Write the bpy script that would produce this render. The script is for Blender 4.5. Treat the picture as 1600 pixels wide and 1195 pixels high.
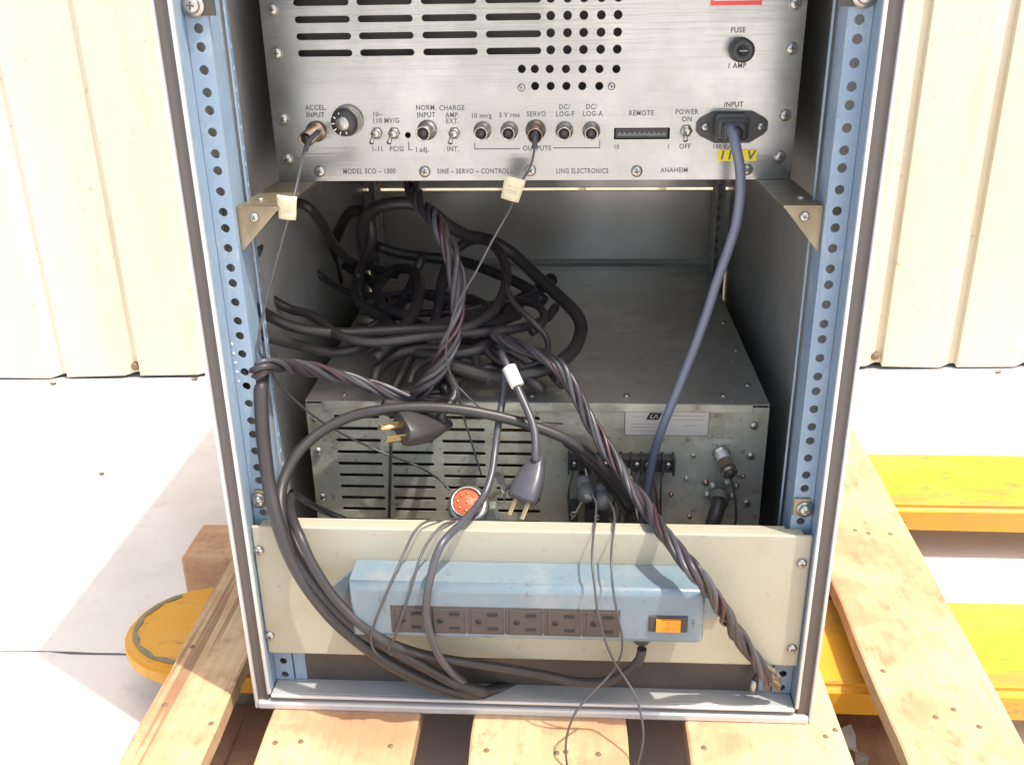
import bpy, bmesh, math, random
from mathutils import Vector, Matrix
random.seed(7)
for o in list(bpy.data.objects): bpy.data.objects.remove(o)
SC = bpy.context.scene
COL = SC.collection
R = math.radians

# ------------------------------------------------------------------ camera
F_PX = 1521.87
CAM = Vector((0.0353981, -0.7275915, 0.0387867))
_p, _r, _y = -0.4052156, 0.0170706, 0.0645165
CM = Matrix.Rotation(_y, 3, 'Z') @ Matrix.Rotation(_p, 3, 'X') @ Matrix.Rotation(_r, 3, 'Y')
cd = bpy.data.cameras.new('camera'); cam = bpy.data.objects.new('camera', cd); COL.objects.link(cam)
cd.sensor_width = 36.0; cd.lens = 36.0 * F_PX / 1600.0; cd.clip_start = 0.02; cd.clip_end = 500
ax, ay, az = CM.col[0], CM.col[2], -CM.col[1]
cam.matrix_world = Matrix(((ax.x, ay.x, az.x, CAM.x), (ax.y, ay.y, az.y, CAM.y), (ax.z, ay.z, az.z, CAM.z), (0, 0, 0, 1)))
SC.camera = cam

# ------------------------------------------------------------------ light
SUN_DIR = Vector((-1.0, 0.60, -2.8)).normalized()          # the way the light travels
w = bpy.data.worlds.new('World'); SC.world = w; w.use_nodes = True
nt = w.node_tree; nt.nodes.clear()
sky = nt.nodes.new('ShaderNodeTexSky'); sky.sky_type = 'NISHITA'; sky.sun_disc = False
S = -SUN_DIR
sky.sun_elevation = math.asin(S.z); sky.sun_rotation = math.atan2(S.x, S.y)
sky.dust_density = 2.5; sky.air_density = 0.9; sky.ozone_density = 0.8
bg = nt.nodes.new('ShaderNodeBackground'); bg.inputs['Strength'].default_value = 0.15
wo = nt.nodes.new('ShaderNodeOutputWorld')
tint = nt.nodes.new('ShaderNodeMix'); tint.data_type = 'RGBA'; tint.blend_type = 'MULTIPLY'; tint.inputs[0].default_value = 1
tint.inputs[7].default_value = (1.06, .97, .84, 1)
nt.links.new(sky.outputs[0], tint.inputs[6]); nt.links.new(tint.outputs[2], bg.inputs[0]); nt.links.new(bg.outputs[0], wo.inputs[0])
sd = bpy.data.lights.new('sun', 'SUN'); sd.energy = 2.0; sd.angle = R(0.9); sd.color = (1.0, 0.95, 0.86)
so = bpy.data.objects.new('sun', sd); COL.objects.link(so)
so.rotation_euler = SUN_DIR.to_track_quat('-Z', 'Y').to_euler()
so.location = (3, -3, 5)
vs = SC.view_settings; vs.view_transform = 'Standard'; vs.look = 'None'; vs.gamma = 1.0; vs.use_curve_mapping = False
vs.exposure = 1.5

# ------------------------------------------------------------------ materials
def mat(name, col, rough=0.5, metal=0.0, var=0.0, vscale=20.0, stretch=(1, 1, 1), bump=0.0, bscale=200.0,
        col2=None, rvar=0.0, spec=0.5, coat=0.0, aniso=0.0, wear=None):
    m = bpy.data.materials.new(name); m.use_nodes = True
    n = m.node_tree; b = n.nodes['Principled BSDF']
    b.inputs['Base Color'].default_value = (*col, 1); b.inputs['Roughness'].default_value = rough
    b.inputs['Metallic'].default_value = metal; b.inputs['Specular IOR Level'].default_value = spec
    b.inputs['Coat Weight'].default_value = coat; b.inputs['Anisotropic'].default_value = aniso
    tc = n.nodes.new('ShaderNodeTexCoord'); mp = n.nodes.new('ShaderNodeMapping')
    mp.inputs['Scale'].default_value = stretch; n.links.new(tc.outputs['Object'], mp.inputs['Vector'])
    nz = n.nodes.new('ShaderNodeTexNoise'); nz.inputs['Scale'].default_value = vscale; nz.inputs['Detail'].default_value = 6
    nz.inputs['Roughness'].default_value = 0.6
    n.links.new(mp.outputs[0], nz.inputs['Vector'])
    rp = n.nodes.new('ShaderNodeMapRange'); rp.inputs[1].default_value = 0.3; rp.inputs[2].default_value = 0.7
    n.links.new(nz.outputs[0], rp.inputs[0])
    if var or col2:
        mx = n.nodes.new('ShaderNodeMix'); mx.data_type = 'RGBA'
        c2 = col2 if col2 else tuple(c * (1 - var) for c in col)
        mx.inputs[6].default_value = (*col, 1); mx.inputs[7].default_value = (*c2, 1)
        n.links.new(rp.outputs[0], mx.inputs[0]); n.links.new(mx.outputs[2], b.inputs['Base Color'])
    for (wc, wscale, lo, hi, amt, wst) in (wear or []):      # stains, scuffs, dust: (colour, scale, threshold low, high, amount, stretch)
        mw = n.nodes.new('ShaderNodeMapping'); mw.inputs['Scale'].default_value = wst; mw.inputs['Location'].default_value = (wscale * .37, 1.3, 2.1); n.links.new(tc.outputs['Object'], mw.inputs['Vector'])
        wn = n.nodes.new('ShaderNodeTexNoise'); wn.inputs['Scale'].default_value = wscale; wn.inputs['Detail'].default_value = 8; wn.inputs['Roughness'].default_value = .68
        n.links.new(mw.outputs[0], wn.inputs['Vector'])
        wr = n.nodes.new('ShaderNodeMapRange'); wr.inputs[1].default_value = lo; wr.inputs[2].default_value = hi; wr.inputs[4].default_value = amt; n.links.new(wn.outputs[0], wr.inputs[0])
        wx = n.nodes.new('ShaderNodeMix'); wx.data_type = 'RGBA'; wx.inputs[7].default_value = (*wc, 1)
        src = b.inputs['Base Color'].links[0].from_socket if b.inputs['Base Color'].links else None
        if src: n.links.new(src, wx.inputs[6])
        else: wx.inputs[6].default_value = (*col, 1)
        n.links.new(wr.outputs[0], wx.inputs[0]); n.links.new(wx.outputs[2], b.inputs['Base Color'])
    if rvar:
        r2 = n.nodes.new('ShaderNodeMapRange'); r2.inputs[3].default_value = rough - rvar; r2.inputs[4].default_value = rough + rvar
        n.links.new(rp.outputs[0], r2.inputs[0]); n.links.new(r2.outputs[0], b.inputs['Roughness'])
    if bump:
        nb = n.nodes.new('ShaderNodeTexNoise'); nb.inputs['Scale'].default_value = bscale; nb.inputs['Detail'].default_value = 3
        n.links.new(mp.outputs[0], nb.inputs['Vector'])
        bp = n.nodes.new('ShaderNodeBump'); bp.inputs['Strength'].default_value = bump; bp.inputs['Distance'].default_value = 0.001
        n.links.new(nb.outputs[0], bp.inputs['Height']); n.links.new(bp.outputs[0], b.inputs['Normal'])
    return m

def wood_mat(name, c1, c2, axis='Y'):
    m = bpy.data.materials.new(name); m.use_nodes = True
    n = m.node_tree; b = n.nodes['Principled BSDF']; L = n.links.new
    tc = n.nodes.new('ShaderNodeTexCoord'); oi = n.nodes.new('ShaderNodeObjectInfo')
    ad = n.nodes.new('ShaderNodeVectorMath'); ad.operation = 'ADD'
    ml = n.nodes.new('ShaderNodeMath'); ml.operation = 'MULTIPLY'; ml.inputs[1].default_value = 13.0
    L(oi.outputs['Random'], ml.inputs[0]); L(tc.outputs['Object'], ad.inputs[0]); L(ml.outputs[0], ad.inputs[1])
    def noise(scale, st, detail=5, rough=.6, dist=0):
        mp = n.nodes.new('ShaderNodeMapping'); mp.inputs['Scale'].default_value = st; L(ad.outputs[0], mp.inputs['Vector'])
        z = n.nodes.new('ShaderNodeTexNoise'); z.inputs['Scale'].default_value = scale; z.inputs['Detail'].default_value = detail
        z.inputs['Roughness'].default_value = rough; z.inputs['Distortion'].default_value = dist
        L(mp.outputs[0], z.inputs['Vector']); return z
    g = (1, .07, 1) if axis == 'Y' else (.07, 1, 1)
    a = noise(120, g, 4, .7); bgn = noise(9, (1, .35, 1) if axis == 'Y' else (.35, 1, 1), 5, .6, .6)
    s = noise(5, (1, 1, 1), 6, .7)
    # growth rings, bent by noise
    wv = n.nodes.new('ShaderNodeTexWave'); wv.bands_direction = 'X' if axis == 'Y' else 'Y'
    wv.inputs['Scale'].default_value = 22; wv.inputs['Distortion'].default_value = 7; wv.inputs['Detail'].default_value = 3; wv.inputs['Detail Scale'].default_value = .35
    mpw = n.nodes.new('ShaderNodeMapping'); mpw.inputs['Scale'].default_value = (1, .16, 1) if axis == 'Y' else (.16, 1, 1)
    L(ad.outputs[0], mpw.inputs['Vector']); L(mpw.outputs[0], wv.inputs['Vector'])
    def mr(src, lo, hi, a0=0, a1=1):
        q = n.nodes.new('ShaderNodeMapRange'); q.inputs[1].default_value = lo; q.inputs[2].default_value = hi
        q.inputs[3].default_value = a0; q.inputs[4].default_value = a1; L(src, q.inputs[0]); return q.outputs[0]
    def mix(f, A, B, t='MIX'):
        x = n.nodes.new('ShaderNodeMix'); x.data_type = 'RGBA'; x.blend_type = t
        for k, v in ((0, f), (6, A), (7, B)):
            if isinstance(v, (tuple, float, int)):
                x.inputs[k].default_value = (*v, 1) if isinstance(v, tuple) else v
            else: L(v, x.inputs[k])
        return x.outputs[2]
    base = mix(mr(bgn.outputs[0], .3, .7), c1, c2)
    base = mix(mr(a.outputs[0], .45, .75, 0, .35), base, tuple(v * .55 for v in c2))
    base = mix(mr(wv.outputs[0], .5, 1, 0, .20), base, tuple(v * .7 for v in c2))
    base = mix(mr(s.outputs[0], .46, .60, 0, .75), base, (c2[0] * .80, c2[1] * .60, c2[2] * .58))   # pinkish weathering
    s2 = noise(38, (1, .6, 1), 8, .72); base = mix(mr(s2.outputs[0], .55, .66, 0, .6), base, (c2[0] * .5, c2[1] * .42, c2[2] * .42))   # grime
    s3 = noise(70, (1, .02, 1) if axis == 'Y' else (.02, 1, 1), 2, .5); base = mix(mr(s3.outputs[0], .66, .69, 0, .6), base, (c2[0] * .3, c2[1] * .22, c2[2] * .2))   # checks
    vo = n.nodes.new('ShaderNodeTexVoronoi'); vo.inputs['Scale'].default_value = 9; vo.inputs['Randomness'].default_value = 1
    mpv = n.nodes.new('ShaderNodeMapping'); mpv.inputs['Scale'].default_value = (1, .5, .3) if axis == 'Y' else (.5, 1, .3)
    L(ad.outputs[0], mpv.inputs['Vector']); L(mpv.outputs[0], vo.inputs['Vector'])
    base = mix(mr(vo.outputs['Distance'], .05, .11, .8, 0), base, (c2[0] * .35, c2[1] * .25, c2[2] * .2))   # knots
    L(base, b.inputs['Base Color']); b.inputs['Roughness'].default_value = .75
    bp = n.nodes.new('ShaderNodeBump'); bp.inputs['Strength'].default_value = .5; bp.inputs['Distance'].default_value = .0012
    L(a.outputs[0], bp.inputs['Height']); L(bp.outputs[0], b.inputs['Normal'])
    return m

M = {}
M['ground'] = mat('painted_concrete', (.70, .67, .65), .8, var=.12, vscale=3, bump=.4, bscale=90, wear=[((.36, .32, .28), 26, 0.58, 0.68, .25, (1, 1, 1)), ((.45, .40, .35), 2.2, 0.51, 0.67, .35, (1, 1, 1)), ((.2, .17, .14), 160, 0.64, 0.69, .7, (1, 1, 1))])
M['joint'] = mat('joint_filler', (.12, .11, .11), .9)
M['siding'] = mat('siding_paint', (.68, .63, .50), .55, var=.10, vscale=6, stretch=(1, 1, .12), bump=.1, bscale=30, col2=(.62, .54, .39), wear=[((.52, .40, .24), 9, 0.52, 0.67, .4, (1, 1, .15)), ((.35, .26, .16), 60, 0.62, 0.68, .6, (1, 1, 1))])
M['rust'] = mat('rusty_metal', (.28, .2, .12), .7, .4, var=.5, vscale=300)
M['yellow'] = mat('yellow_paint', (.66, .33, .022), .45, var=.2, vscale=14, stretch=(.4, 1, 1), bump=.25, bscale=60, col2=(.58, .27, .02), wear=[((.30, .17, .05), 22, 0.54, 0.65, .55, (.35, 1, 1)), ((.16, .12, .08), 70, 0.60, 0.66, .8, (.3, 1, 1)), ((.40, .25, .10), 7, 0.52, 0.67, .4, (.5, 1, 1))])
M['scuff'] = mat('scuffed_steel', (.26, .24, .17), .6, .2, var=.4, vscale=60)
M['pine'] = wood_mat('pine_board', (.66, .49, .28), (.50, .325, .175))
M['pinex'] = wood_mat('pine_stringer', (.66, .45, .26), (.54, .33, .18), 'X')
M['pine_dark'] = wood_mat('weathered_board', (.42, .28, .17), (.32, .2, .12))
M['alu'] = mat('frame_aluminium', (.62, .61, .61), .38, .35, var=.1, vscale=40, bump=.05)
M['inlay'] = mat('dark_vinyl_inlay', (.105, .088, .080), .5, var=.25, vscale=30, stretch=(1, 1, .1))
M['blue'] = mat('blue_grey_enamel', (.225, .31, .405), .4, var=.08, vscale=25, bump=.12, bscale=500, wear=[((.40, .44, .46), 45, 0.56, 0.65, .4, (1, 1, .5)), ((.12, .13, .14), 120, 0.63, 0.68, .6, (1, 1, 1))])
M['blue_sill'] = mat('sill_grey', (.46, .46, .44), .35, .2, var=.2, vscale=20)
M['inside'] = mat('cabinet_inside_grey', (.36, .35, .335), .45, var=.2, vscale=9, bump=.08, bscale=300, wear=[((.5, .48, .45), 18, 0.54, 0.67, .35, (1, 1, 1))])
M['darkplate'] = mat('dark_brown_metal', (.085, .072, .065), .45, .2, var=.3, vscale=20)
M['backpanel'] = mat('panel_back_satin', (.50, .465, .42), .20, .45, var=.2, vscale=8, rvar=.05)
M['cream'] = mat('cream_enamel', (.40, .38, .30), .42, var=.05, vscale=12, bump=.1, bscale=600, col2=(.375, .345, .26), wear=[((.30, .26, .18), 14, 0.54, 0.69, .35, (1, 1, 1)), ((.22, .18, .12), 110, 0.63, 0.68, .5, (1, 1, 1))])
M['brushed'] = mat('brushed_aluminium', (.39, .395, .38), .22, .92, var=.10, vscale=6, rvar=.09, bump=.14, bscale=110, stretch=(.10, 1, 2.4), col2=(.32, .33, .315), aniso=.6, wear=[((.30, .28, .24), 30, 0.56, 0.67, .4, (1, 1, 1)), ((.55, .55, .54), 6, 0.47, 0.61, .5, (1, 1, 1))])
M['galv'] = mat('passivated_steel', (.58, .60, .52), .36, .40, vscale=9, rvar=.10, bump=.1, bscale=150, col2=(.34, .325, .25), wear=[((.20, .16, .10), 20, 0.51, 0.65, .55, (1, 1, 1)), ((.12, .09, .06), 70, 0.58, 0.65, .6, (1, 1, 1)), ((.70, .72, .64), 34, 0.56, 0.65, .4, (1, 1, 1))])
M['galvtop'] = mat('passivated_cover', (.38, .37, .335), .24, .35, vscale=7, rvar=.05, bump=.03, bscale=120, col2=(.33, .315, .28), wear=[((.62, .60, .54), 12, 0.51, 0.65, .4, (1, 1, 1)), ((.24, .20, .14), 40, 0.58, 0.66, .5, (1, 1, 1))])
M['zinc'] = mat('zinc_bracket', (.30, .255, .175), .35, .5, vscale=30, rvar=.08, col2=(.20, .16, .10))
M['screw'] = mat('nickel_screw', (.55, .53, .49), .32, .9, var=.35, vscale=350)
M['screwd'] = mat('screw_recess', (.08, .08, .08), .6, .5)
M['brass'] = mat('brass_prong', (.72, .52, .26), .3, .95, var=.25, vscale=200)
M['nickel'] = mat('connector_nickel', (.62, .58, .50), .3, .9, var=.25, vscale=200)
M['gold'] = mat('connector_worn_brass', (.40, .30, .22), .35, .85, var=.3, vscale=200)
M['black'] = mat('black_plastic', (.045, .042, .042), .4, var=.2, vscale=60)
M['cable'] = mat('black_cable_jacket', (.038, .034, .035), .44, var=.3, vscale=40, bump=.06, bscale=400)
M['cablegrey'] = mat('charcoal_cable_jacket', (.07, .07, .082), .36, var=.2, vscale=40)
M['wire'] = mat('grey_thin_wire', (.075, .07, .075), .45, var=.2, vscale=60)
M['bluecord'] = mat('slate_blue_cord', (.135, .15, .21), .35, var=.15, vscale=30)
M['purple'] = mat('aubergine_insulation', (.050, .040, .046), .42, var=.3, vscale=80)
M['redwire'] = mat('dark_red_insulation', (.065, .028, .034), .35, var=.2, vscale=80)
M['copper'] = mat('frayed_brown_insulation', (.20, .14, .09), .7, var=.6, vscale=300, bump=.5, bscale=600)
M['strip'] = mat('strip_blue_enamel', (.135, .20, .245), .30, var=.08, vscale=14, bump=.1, bscale=500, col2=(.17, .21, .24), wear=[((.30, .30, .29), 16, 0.51, 0.65, .45, (1, 1, 1)), ((.10, .09, .085), 90, 0.61, 0.67, .5, (1, 1, 1))])
M['brownplastic'] = mat('dark_brown_bakelite', (.062, .050, .047), .45, var=.2, vscale=60)
M['hole'] = mat('outlet_slot_black', (.02, .017, .017), .8)
M['orange'] = mat('amber_switch', (.80, .30, .02), .35, var=.3, vscale=150)
M['ink'] = mat('engraved_ink', (.14, .135, .13), .7)
M['faintink'] = mat('faded_ink', (.33, .31, .27), .7)
M['ylabel'] = mat('yellow_tape', (.85, .68, .02), .5)
M['rlabel'] = mat('red_sticker', (.72, .08, .06), .5)
M['paper'] = mat('masking_tape', (.66, .59, .40), .8, var=.12, vscale=60, bump=.3, bscale=200)
M['white'] = mat('white_tape', (.78, .75, .70), .7, var=.1, vscale=200)
M['plate'] = mat('nameplate_silver', (.55, .52, .50), .4, .3, var=.1, vscale=40)
M['redface'] = mat('red_insert', (.46, .06, .02), .5, var=.5, vscale=400, col2=(.55, .14, .06))
M['greyknob'] = mat('grey_plastic_boot', (.15, .155, .15), .45, var=.2, vscale=100)
M['greengrey'] = mat('grey_green_clamp', (.33, .37, .35), .4, .5, var=.2, vscale=100)
M['plastic_film'] = mat('dusty_film', (.34, .31, .29), .4, var=.3, vscale=60)
M['rubber'] = mat('aged_ivory_cap', (.62, .58, .42), .5)

# ------------------------------------------------------------------ helpers
def ray(px, py): return CM @ Vector(((px - 800) / F_PX, 1.0, -(py - 597.5) / F_PX))
def Y(px, py, y): d = ray(px, py); return CAM + d * ((y - CAM.y) / d.y)        # measured point lying at depth y
def Z(px, py, z): d = ray(px, py); return CAM + d * ((z - CAM.z) / d.z)        # measured point lying at height z

def tag(o, label=None, cat=None, group=None, kind=None):
    for k, v in (('label', label), ('category', cat), ('group', group), ('kind', kind)):
        if v: o[k] = v
    return o
def empty(name, loc=(0, 0, 0), label=None, cat=None, group=None):
    o = bpy.data.objects.new(name, None); COL.objects.link(o); o.location = loc; o.empty_display_size = .02
    return tag(o, label, cat, group)
def link(name, me, parent=None, loc=None, rot=None):
    o = bpy.data.objects.new(name, me); COL.objects.link(o)
    if loc is not None: o.location = loc
    if rot is not None: o.rotation_euler = rot
    if parent is not None:
        o.parent = parent
    return o
def world_child(name, me, parent, label=None):
    """mesh given in world coordinates, hung under parent without moving; origin moved to its own centre"""
    vs_ = [v.co for v in me.vertices]
    c = sum(vs_, Vector()) / max(1, len(vs_))
    me.transform(Matrix.Translation(-c))
    o = link(name, me, parent, c)
    if parent is not None:
        pl = Vector(); q = parent
        while q is not None: pl += q.location; q = q.parent
        o.location = c - pl
    if label: o['label'] = label
    return o

class MB:
    def __init__(s): s.bm = bmesh.new(); s.mats = []
    def mi(s, m):
        if m not in s.mats: s.mats.append(m)
        return s.mats.index(m)
    def box(s, c, size, m, bev=0, rot=None, seg=2):
        r = bmesh.ops.create_cube(s.bm, size=1.0); vs_ = r['verts']
        bmesh.ops.scale(s.bm, vec=size, verts=vs_)
        es = list({e for v in vs_ for e in v.link_edges}); fs = list({f for v in vs_ for f in v.link_faces})
        if bev:
            rr = bmesh.ops.bevel(s.bm, geom=es, offset=bev, segments=seg, affect='EDGES', profile=.5)
            fs = list({f for f in rr['faces']} | {f for f in fs if f.is_valid})
            vs_ = list({v for f in fs for v in f.verts})
        k = s.mi(m)
        for f in {f for v in vs_ for f in v.link_faces}: f.material_index = k
        if rot is not None: bmesh.ops.rotate(s.bm, cent=(0, 0, 0), matrix=rot, verts=vs_)
        bmesh.ops.translate(s.bm, vec=c, verts=vs_)
        return vs_
    def bb(s, x0, x1, y0, y1, z0, z1, m, bev=0, seg=2):
        return s.box(((x0 + x1) / 2, (y0 + y1) / 2, (z0 + z1) / 2), (abs(x1 - x0), abs(y1 - y0), abs(z1 - z0)), m, bev, seg=seg)
    def lathe(s, prof, m, axis=(0, -1, 0), base=(0, 0, 0), seg=20):
        """prof: (radius, distance along axis); optional third entry is a material"""
        a = Vector(axis).normalized(); q = a.to_track_quat('Z', 'Y').to_matrix(); b = Vector(base)
        rings = []
        for p in prof:
            r, h = p[0], p[1]
            if r < 1e-7: rings.append([s.bm.verts.new(b + a * h)])
            else: rings.append([s.bm.verts.new(b + q @ Vector((r * math.cos(2 * math.pi * i / seg), r * math.sin(2 * math.pi * i / seg), h))) for i in range(seg)])
        for j in range(len(rings) - 1):
            A, B = rings[j], rings[j + 1]; k = s.mi(prof[j + 1][2] if len(prof[j + 1]) > 2 else m)
            for i in range(seg):
                i2 = (i + 1) % seg
                if len(A) == 1 and len(B) == 1: continue
                if len(A) == 1: f = s.bm.faces.new((A[0], B[i], B[i2]))
                elif len(B) == 1: f = s.bm.faces.new((A[i], A[i2], B[0]))
                else: f = s.bm.faces.new((A[i], A[i2], B[i2], B[i]))
                f.material_index = k; f.smooth = True
    def cyl(s, p0, p1, r, m, r1=None, seg=12):
        p0, p1 = Vector(p0), Vector(p1); d = p1 - p0
        r1 = r if r1 is None else r1
        s.lathe([(0, 0), (r, 0), (r1, d.length), (0, d.length)], m, d, p0, seg)
    def tube(s, pts, r, m, seg=8, smooth=True):
        pts = [Vector(p) for p in pts]; n = len(pts); k = s.mi(m); rings = []
        t0 = (pts[1] - pts[0]).normalized(); up = t0.orthogonal().normalized()
        for i in range(n):
            t = (pts[min(i + 1, n - 1)] - pts[max(i - 1, 0)])
            if t.length < 1e-9: t = t0
            t.normalize(); up = (up - t * up.dot(t))
            if up.length < 1e-6: up = t.orthogonal()
            up.normalize(); bi = t.cross(up)
            rr = r[i] if isinstance(r, (list, tuple)) else r
            rings.append([s.bm.verts.new(pts[i] + (up * math.cos(2 * math.pi * j / seg) + bi * math.sin(2 * math.pi * j / seg)) * rr) for j in range(seg)])
        for i in range(n - 1):
            for j in range(seg):
                j2 = (j + 1) % seg
                f = s.bm.faces.new((rings[i][j], rings[i][j2], rings[i + 1][j2], rings[i + 1][j])); f.smooth = smooth; f.material_index = k
        for rg in (rings[0][::-1], rings[-1]):
            f = s.bm.faces.new(rg); f.material_index = k
    def prism(s, poly, y0, y1, m):
        """poly in (x, z), extruded along Y"""
        k = s.mi(m)
        A = [s.bm.verts.new((x, y0, z)) for x, z in poly]; B = [s.bm.verts.new((x, y1, z)) for x, z in poly]
        fs = [s.bm.faces.new(A), s.bm.faces.new(B[::-1])]
        n = len(poly)
        for i in range(n): fs.append(s.bm.faces.new((A[i], B[i], B[(i + 1) % n], A[(i + 1) % n])))
        for f in fs: f.material_index = k
        return A + B
    def profile_z(s, prof, z0, z1, m, th):
        """sheet following prof in (x, y), between z0 and z1, with thickness th"""
        k = s.mi(m); n = len(prof); off = []
        for i in range(n):
            a = Vector(prof[max(i - 1, 0)]); b = Vector(prof[min(i + 1, n - 1)]); d = (b - a).normalized()
            off.append((prof[i][0] - d.y * th, prof[i][1] + d.x * th))
        loop = list(prof) + off[::-1]
        A = [s.bm.verts.new((x, y, z0)) for x, y in loop]; B = [s.bm.verts.new((x, y, z1)) for x, y in loop]
        N = len(loop)
        for i in range(N):
            f = s.bm.faces.new((A[i], A[(i + 1) % N], B[(i + 1) % N], B[i])); f.material_index = k
        for i in range(n - 1):
            for q in (A, B):
                f = s.bm.faces.new((q[i], q[i + 1], q[N - 2 - i], q[N - 1 - i])); f.material_index = k
    def mesh(s, name):
        bmesh.ops.recalc_face_normals(s.bm, faces=s.bm.faces)
        me = bpy.data.meshes.new(name); s.bm.to_mesh(me); s.bm.free()
        for m in s.mats: me.materials.append(m)
        return me
    def add(s, name, parent=None, label=None): return world_child(name, s.mesh(name), parent, label)

def smooth_path(pts, step=.006):
    """Catmull-Rom through 3-D points"""
    P = [Vector(p) for p in pts]; P = [P[0] * 2 - P[1]] + P + [P[-1] * 2 - P[-2]]
    out = []
    for i in range(1, len(P) - 2):
        p0, p1, p2, p3 = P[i - 1:i + 3]; n = max(2, int((p2 - p1).length / step))
        for k in range(n):
            t = k / n
            out.append(.5 * ((2 * p1) + (p2 - p0) * t + (2 * p0 - 5 * p1 + 4 * p2 - p3) * t * t + (3 * p1 - p0 - 3 * p2 + p3) * t ** 3))
    out.append(P[-2]); return out

def _area(p): return abs(sum(p[i][0] * p[(i + 1) % len(p)][1] - p[(i + 1) % len(p)][0] * p[i][1] for i in range(len(p)))) / 2
def curve_mesh(outline, holes, th, m, name):
    """flat sheet in local XY with punched holes, thickness th, filled as a 2-D curve"""
    want = _area(outline) - sum(_area(h) for h in holes)
    for attempt in range(8):
        cu = bpy.data.curves.new(name, 'CURVE'); cu.dimensions = '2D'; cu.fill_mode = 'BOTH'; cu.extrude = th / 2
        for loop in [outline] + holes:
            jx, jy = (0, 0) if attempt == 0 else (random.uniform(-2e-5, 2e-5), random.uniform(-2e-5, 2e-5))
            sp = cu.splines.new('POLY'); sp.points.add(len(loop) - 1); sp.use_cyclic_u = True
            for i, (x, y) in enumerate(loop): sp.points[i].co = (x + jx, y + jy, 0, 1)
        o = bpy.data.objects.new('tmp', cu); COL.objects.link(o)
        bpy.context.view_layer.update()
        dg = bpy.context.evaluated_depsgraph_get()
        me = bpy.data.meshes.new_from_object(o.evaluated_get(dg)); bpy.data.objects.remove(o); bpy.data.curves.remove(cu)
        got = sum(p.area for p in me.polygons if p.normal.z > .9)
        got2 = sum(p.area for p in me.polygons if p.normal.z < -.9)
        print('sheet', name, attempt, round(got / want, 3), round(got2 / want, 3))
        if abs(got / want - 1) < .02 and abs(got2 / want - 1) < .02: break
        outline = [(x, y) for x, y in outline[1:] + outline[:1]]
    me.materials.clear(); me.materials.append(m); me.name = name
    for p in me.polygons: p.use_smooth = False
    return me
def circ(x, y, r, n=16): return [(x + r * math.cos(2 * math.pi * i / n), y + r * math.sin(2 * math.pi * i / n)) for i in range(n)]
def slot(x0, x1, y, r, n=6):
    a = [(x1 - r + r * math.sin(math.pi * i / n), y + r * math.cos(math.pi * i / n)) for i in range(n + 1)]
    b = [(x0 + r - r * math.sin(math.pi * i / n), y - r * math.cos(math.pi * i / n)) for i in range(n + 1)]
    return a + b
def rrect(x0, x1, y0, y1, r, n=4):
    out = []
    for cx, cy, a0 in ((x1 - r, y1 - r, 0), (x0 + r, y1 - r, 90), (x0 + r, y0 + r, 180), (x1 - r, y0 + r, 270)):
        for i in range(n + 1):
            a = R(a0 + 90 * i / n); out.append((cx + r * math.cos(a), cy + r * math.sin(a)))
    return out
ROT_FRONT = Matrix(((1, 0, 0, 0), (0, 0, -1, 0), (0, 1, 0, 0), (0, 0, 0, 1)))     # local XY -> world XZ, facing -Y

def text_mesh(items, m, name='lettering'):
    """items: (string, x, z, y, size, align, slant) -> ONE mesh of thin raised letters facing -Y"""
    bm = bmesh.new()
    for it in items:
        s, x, z, y, size = it[:5]; al = it[5] if len(it) > 5 else 'CENTER'; sh = it[6] if len(it) > 6 else 0; sx = it[7] if len(it) > 7 else 1
        cu = bpy.data.curves.new('t', 'FONT'); cu.body = s; cu.size = size; cu.align_x = al; cu.align_y = 'CENTER'
        cu.extrude = .00012; cu.offset = size * .022; cu.shear = sh; cu.space_character = 1.12; cu.resolution_u = 3
        o = bpy.data.objects.new('t', cu); COL.objects.link(o); bpy.context.view_layer.update()
        me = bpy.data.meshes.new_from_object(o.evaluated_get(bpy.context.evaluated_depsgraph_get()))
        bpy.data.objects.remove(o); bpy.data.curves.remove(cu)
        me.transform(Matrix.Translation((x, y, z)) @ ROT_FRONT @ Matrix.Diagonal((sx, 1, 1, 1)))
        bm.from_mesh(me); bpy.data.meshes.remove(me)
    me = bpy.data.meshes.new(name); bm.to_mesh(me); bm.free(); me.materials.clear(); me.materials.append(m)
    for p in me.polygons: p.material_index = 0
    return me

# a Phillips pan-head screw mesh (shared), axis -Y, unit radius 1
def screw_mesh(washer=False):
    b = MB()
    if washer: b.lathe([(0, 0), (1.45, 0), (1.45, .18), (0, .18)], M['screw'], seg=24)
    h = .18 if washer else 0
    b.lathe([(1.0, h), (1.0, h + .25), (.92, h + .45), (.72, h + .62), (.4, h + .72), (0, h + .75)], M['screw'], seg=20)
    b.box((0, -(h + .70), 0), (.95, .16, .2), M['screwd'], rot=Matrix.Rotation(R(0), 3, 'Y'))
    b.box((0, -(h + .705), 0), (.2, .16, .95), M['screwd'])
    return b.mesh('screw')
SCREW = screw_mesh(); SCREWW = screw_mesh(True)
def screw(parent, p, r, washer=False, name='screw', up=False):
    pl = Vector(); q = parent
    while q is not None: pl += q.location; q = q.parent
    o = link(name, SCREWW if washer else SCREW, parent, Vector(p) - pl)
    o.scale = (r, r, r); o.rotation_euler = (R(-90) if up else 0, random.uniform(0, 1.5) if not up else 0, 0)
    return o

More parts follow.
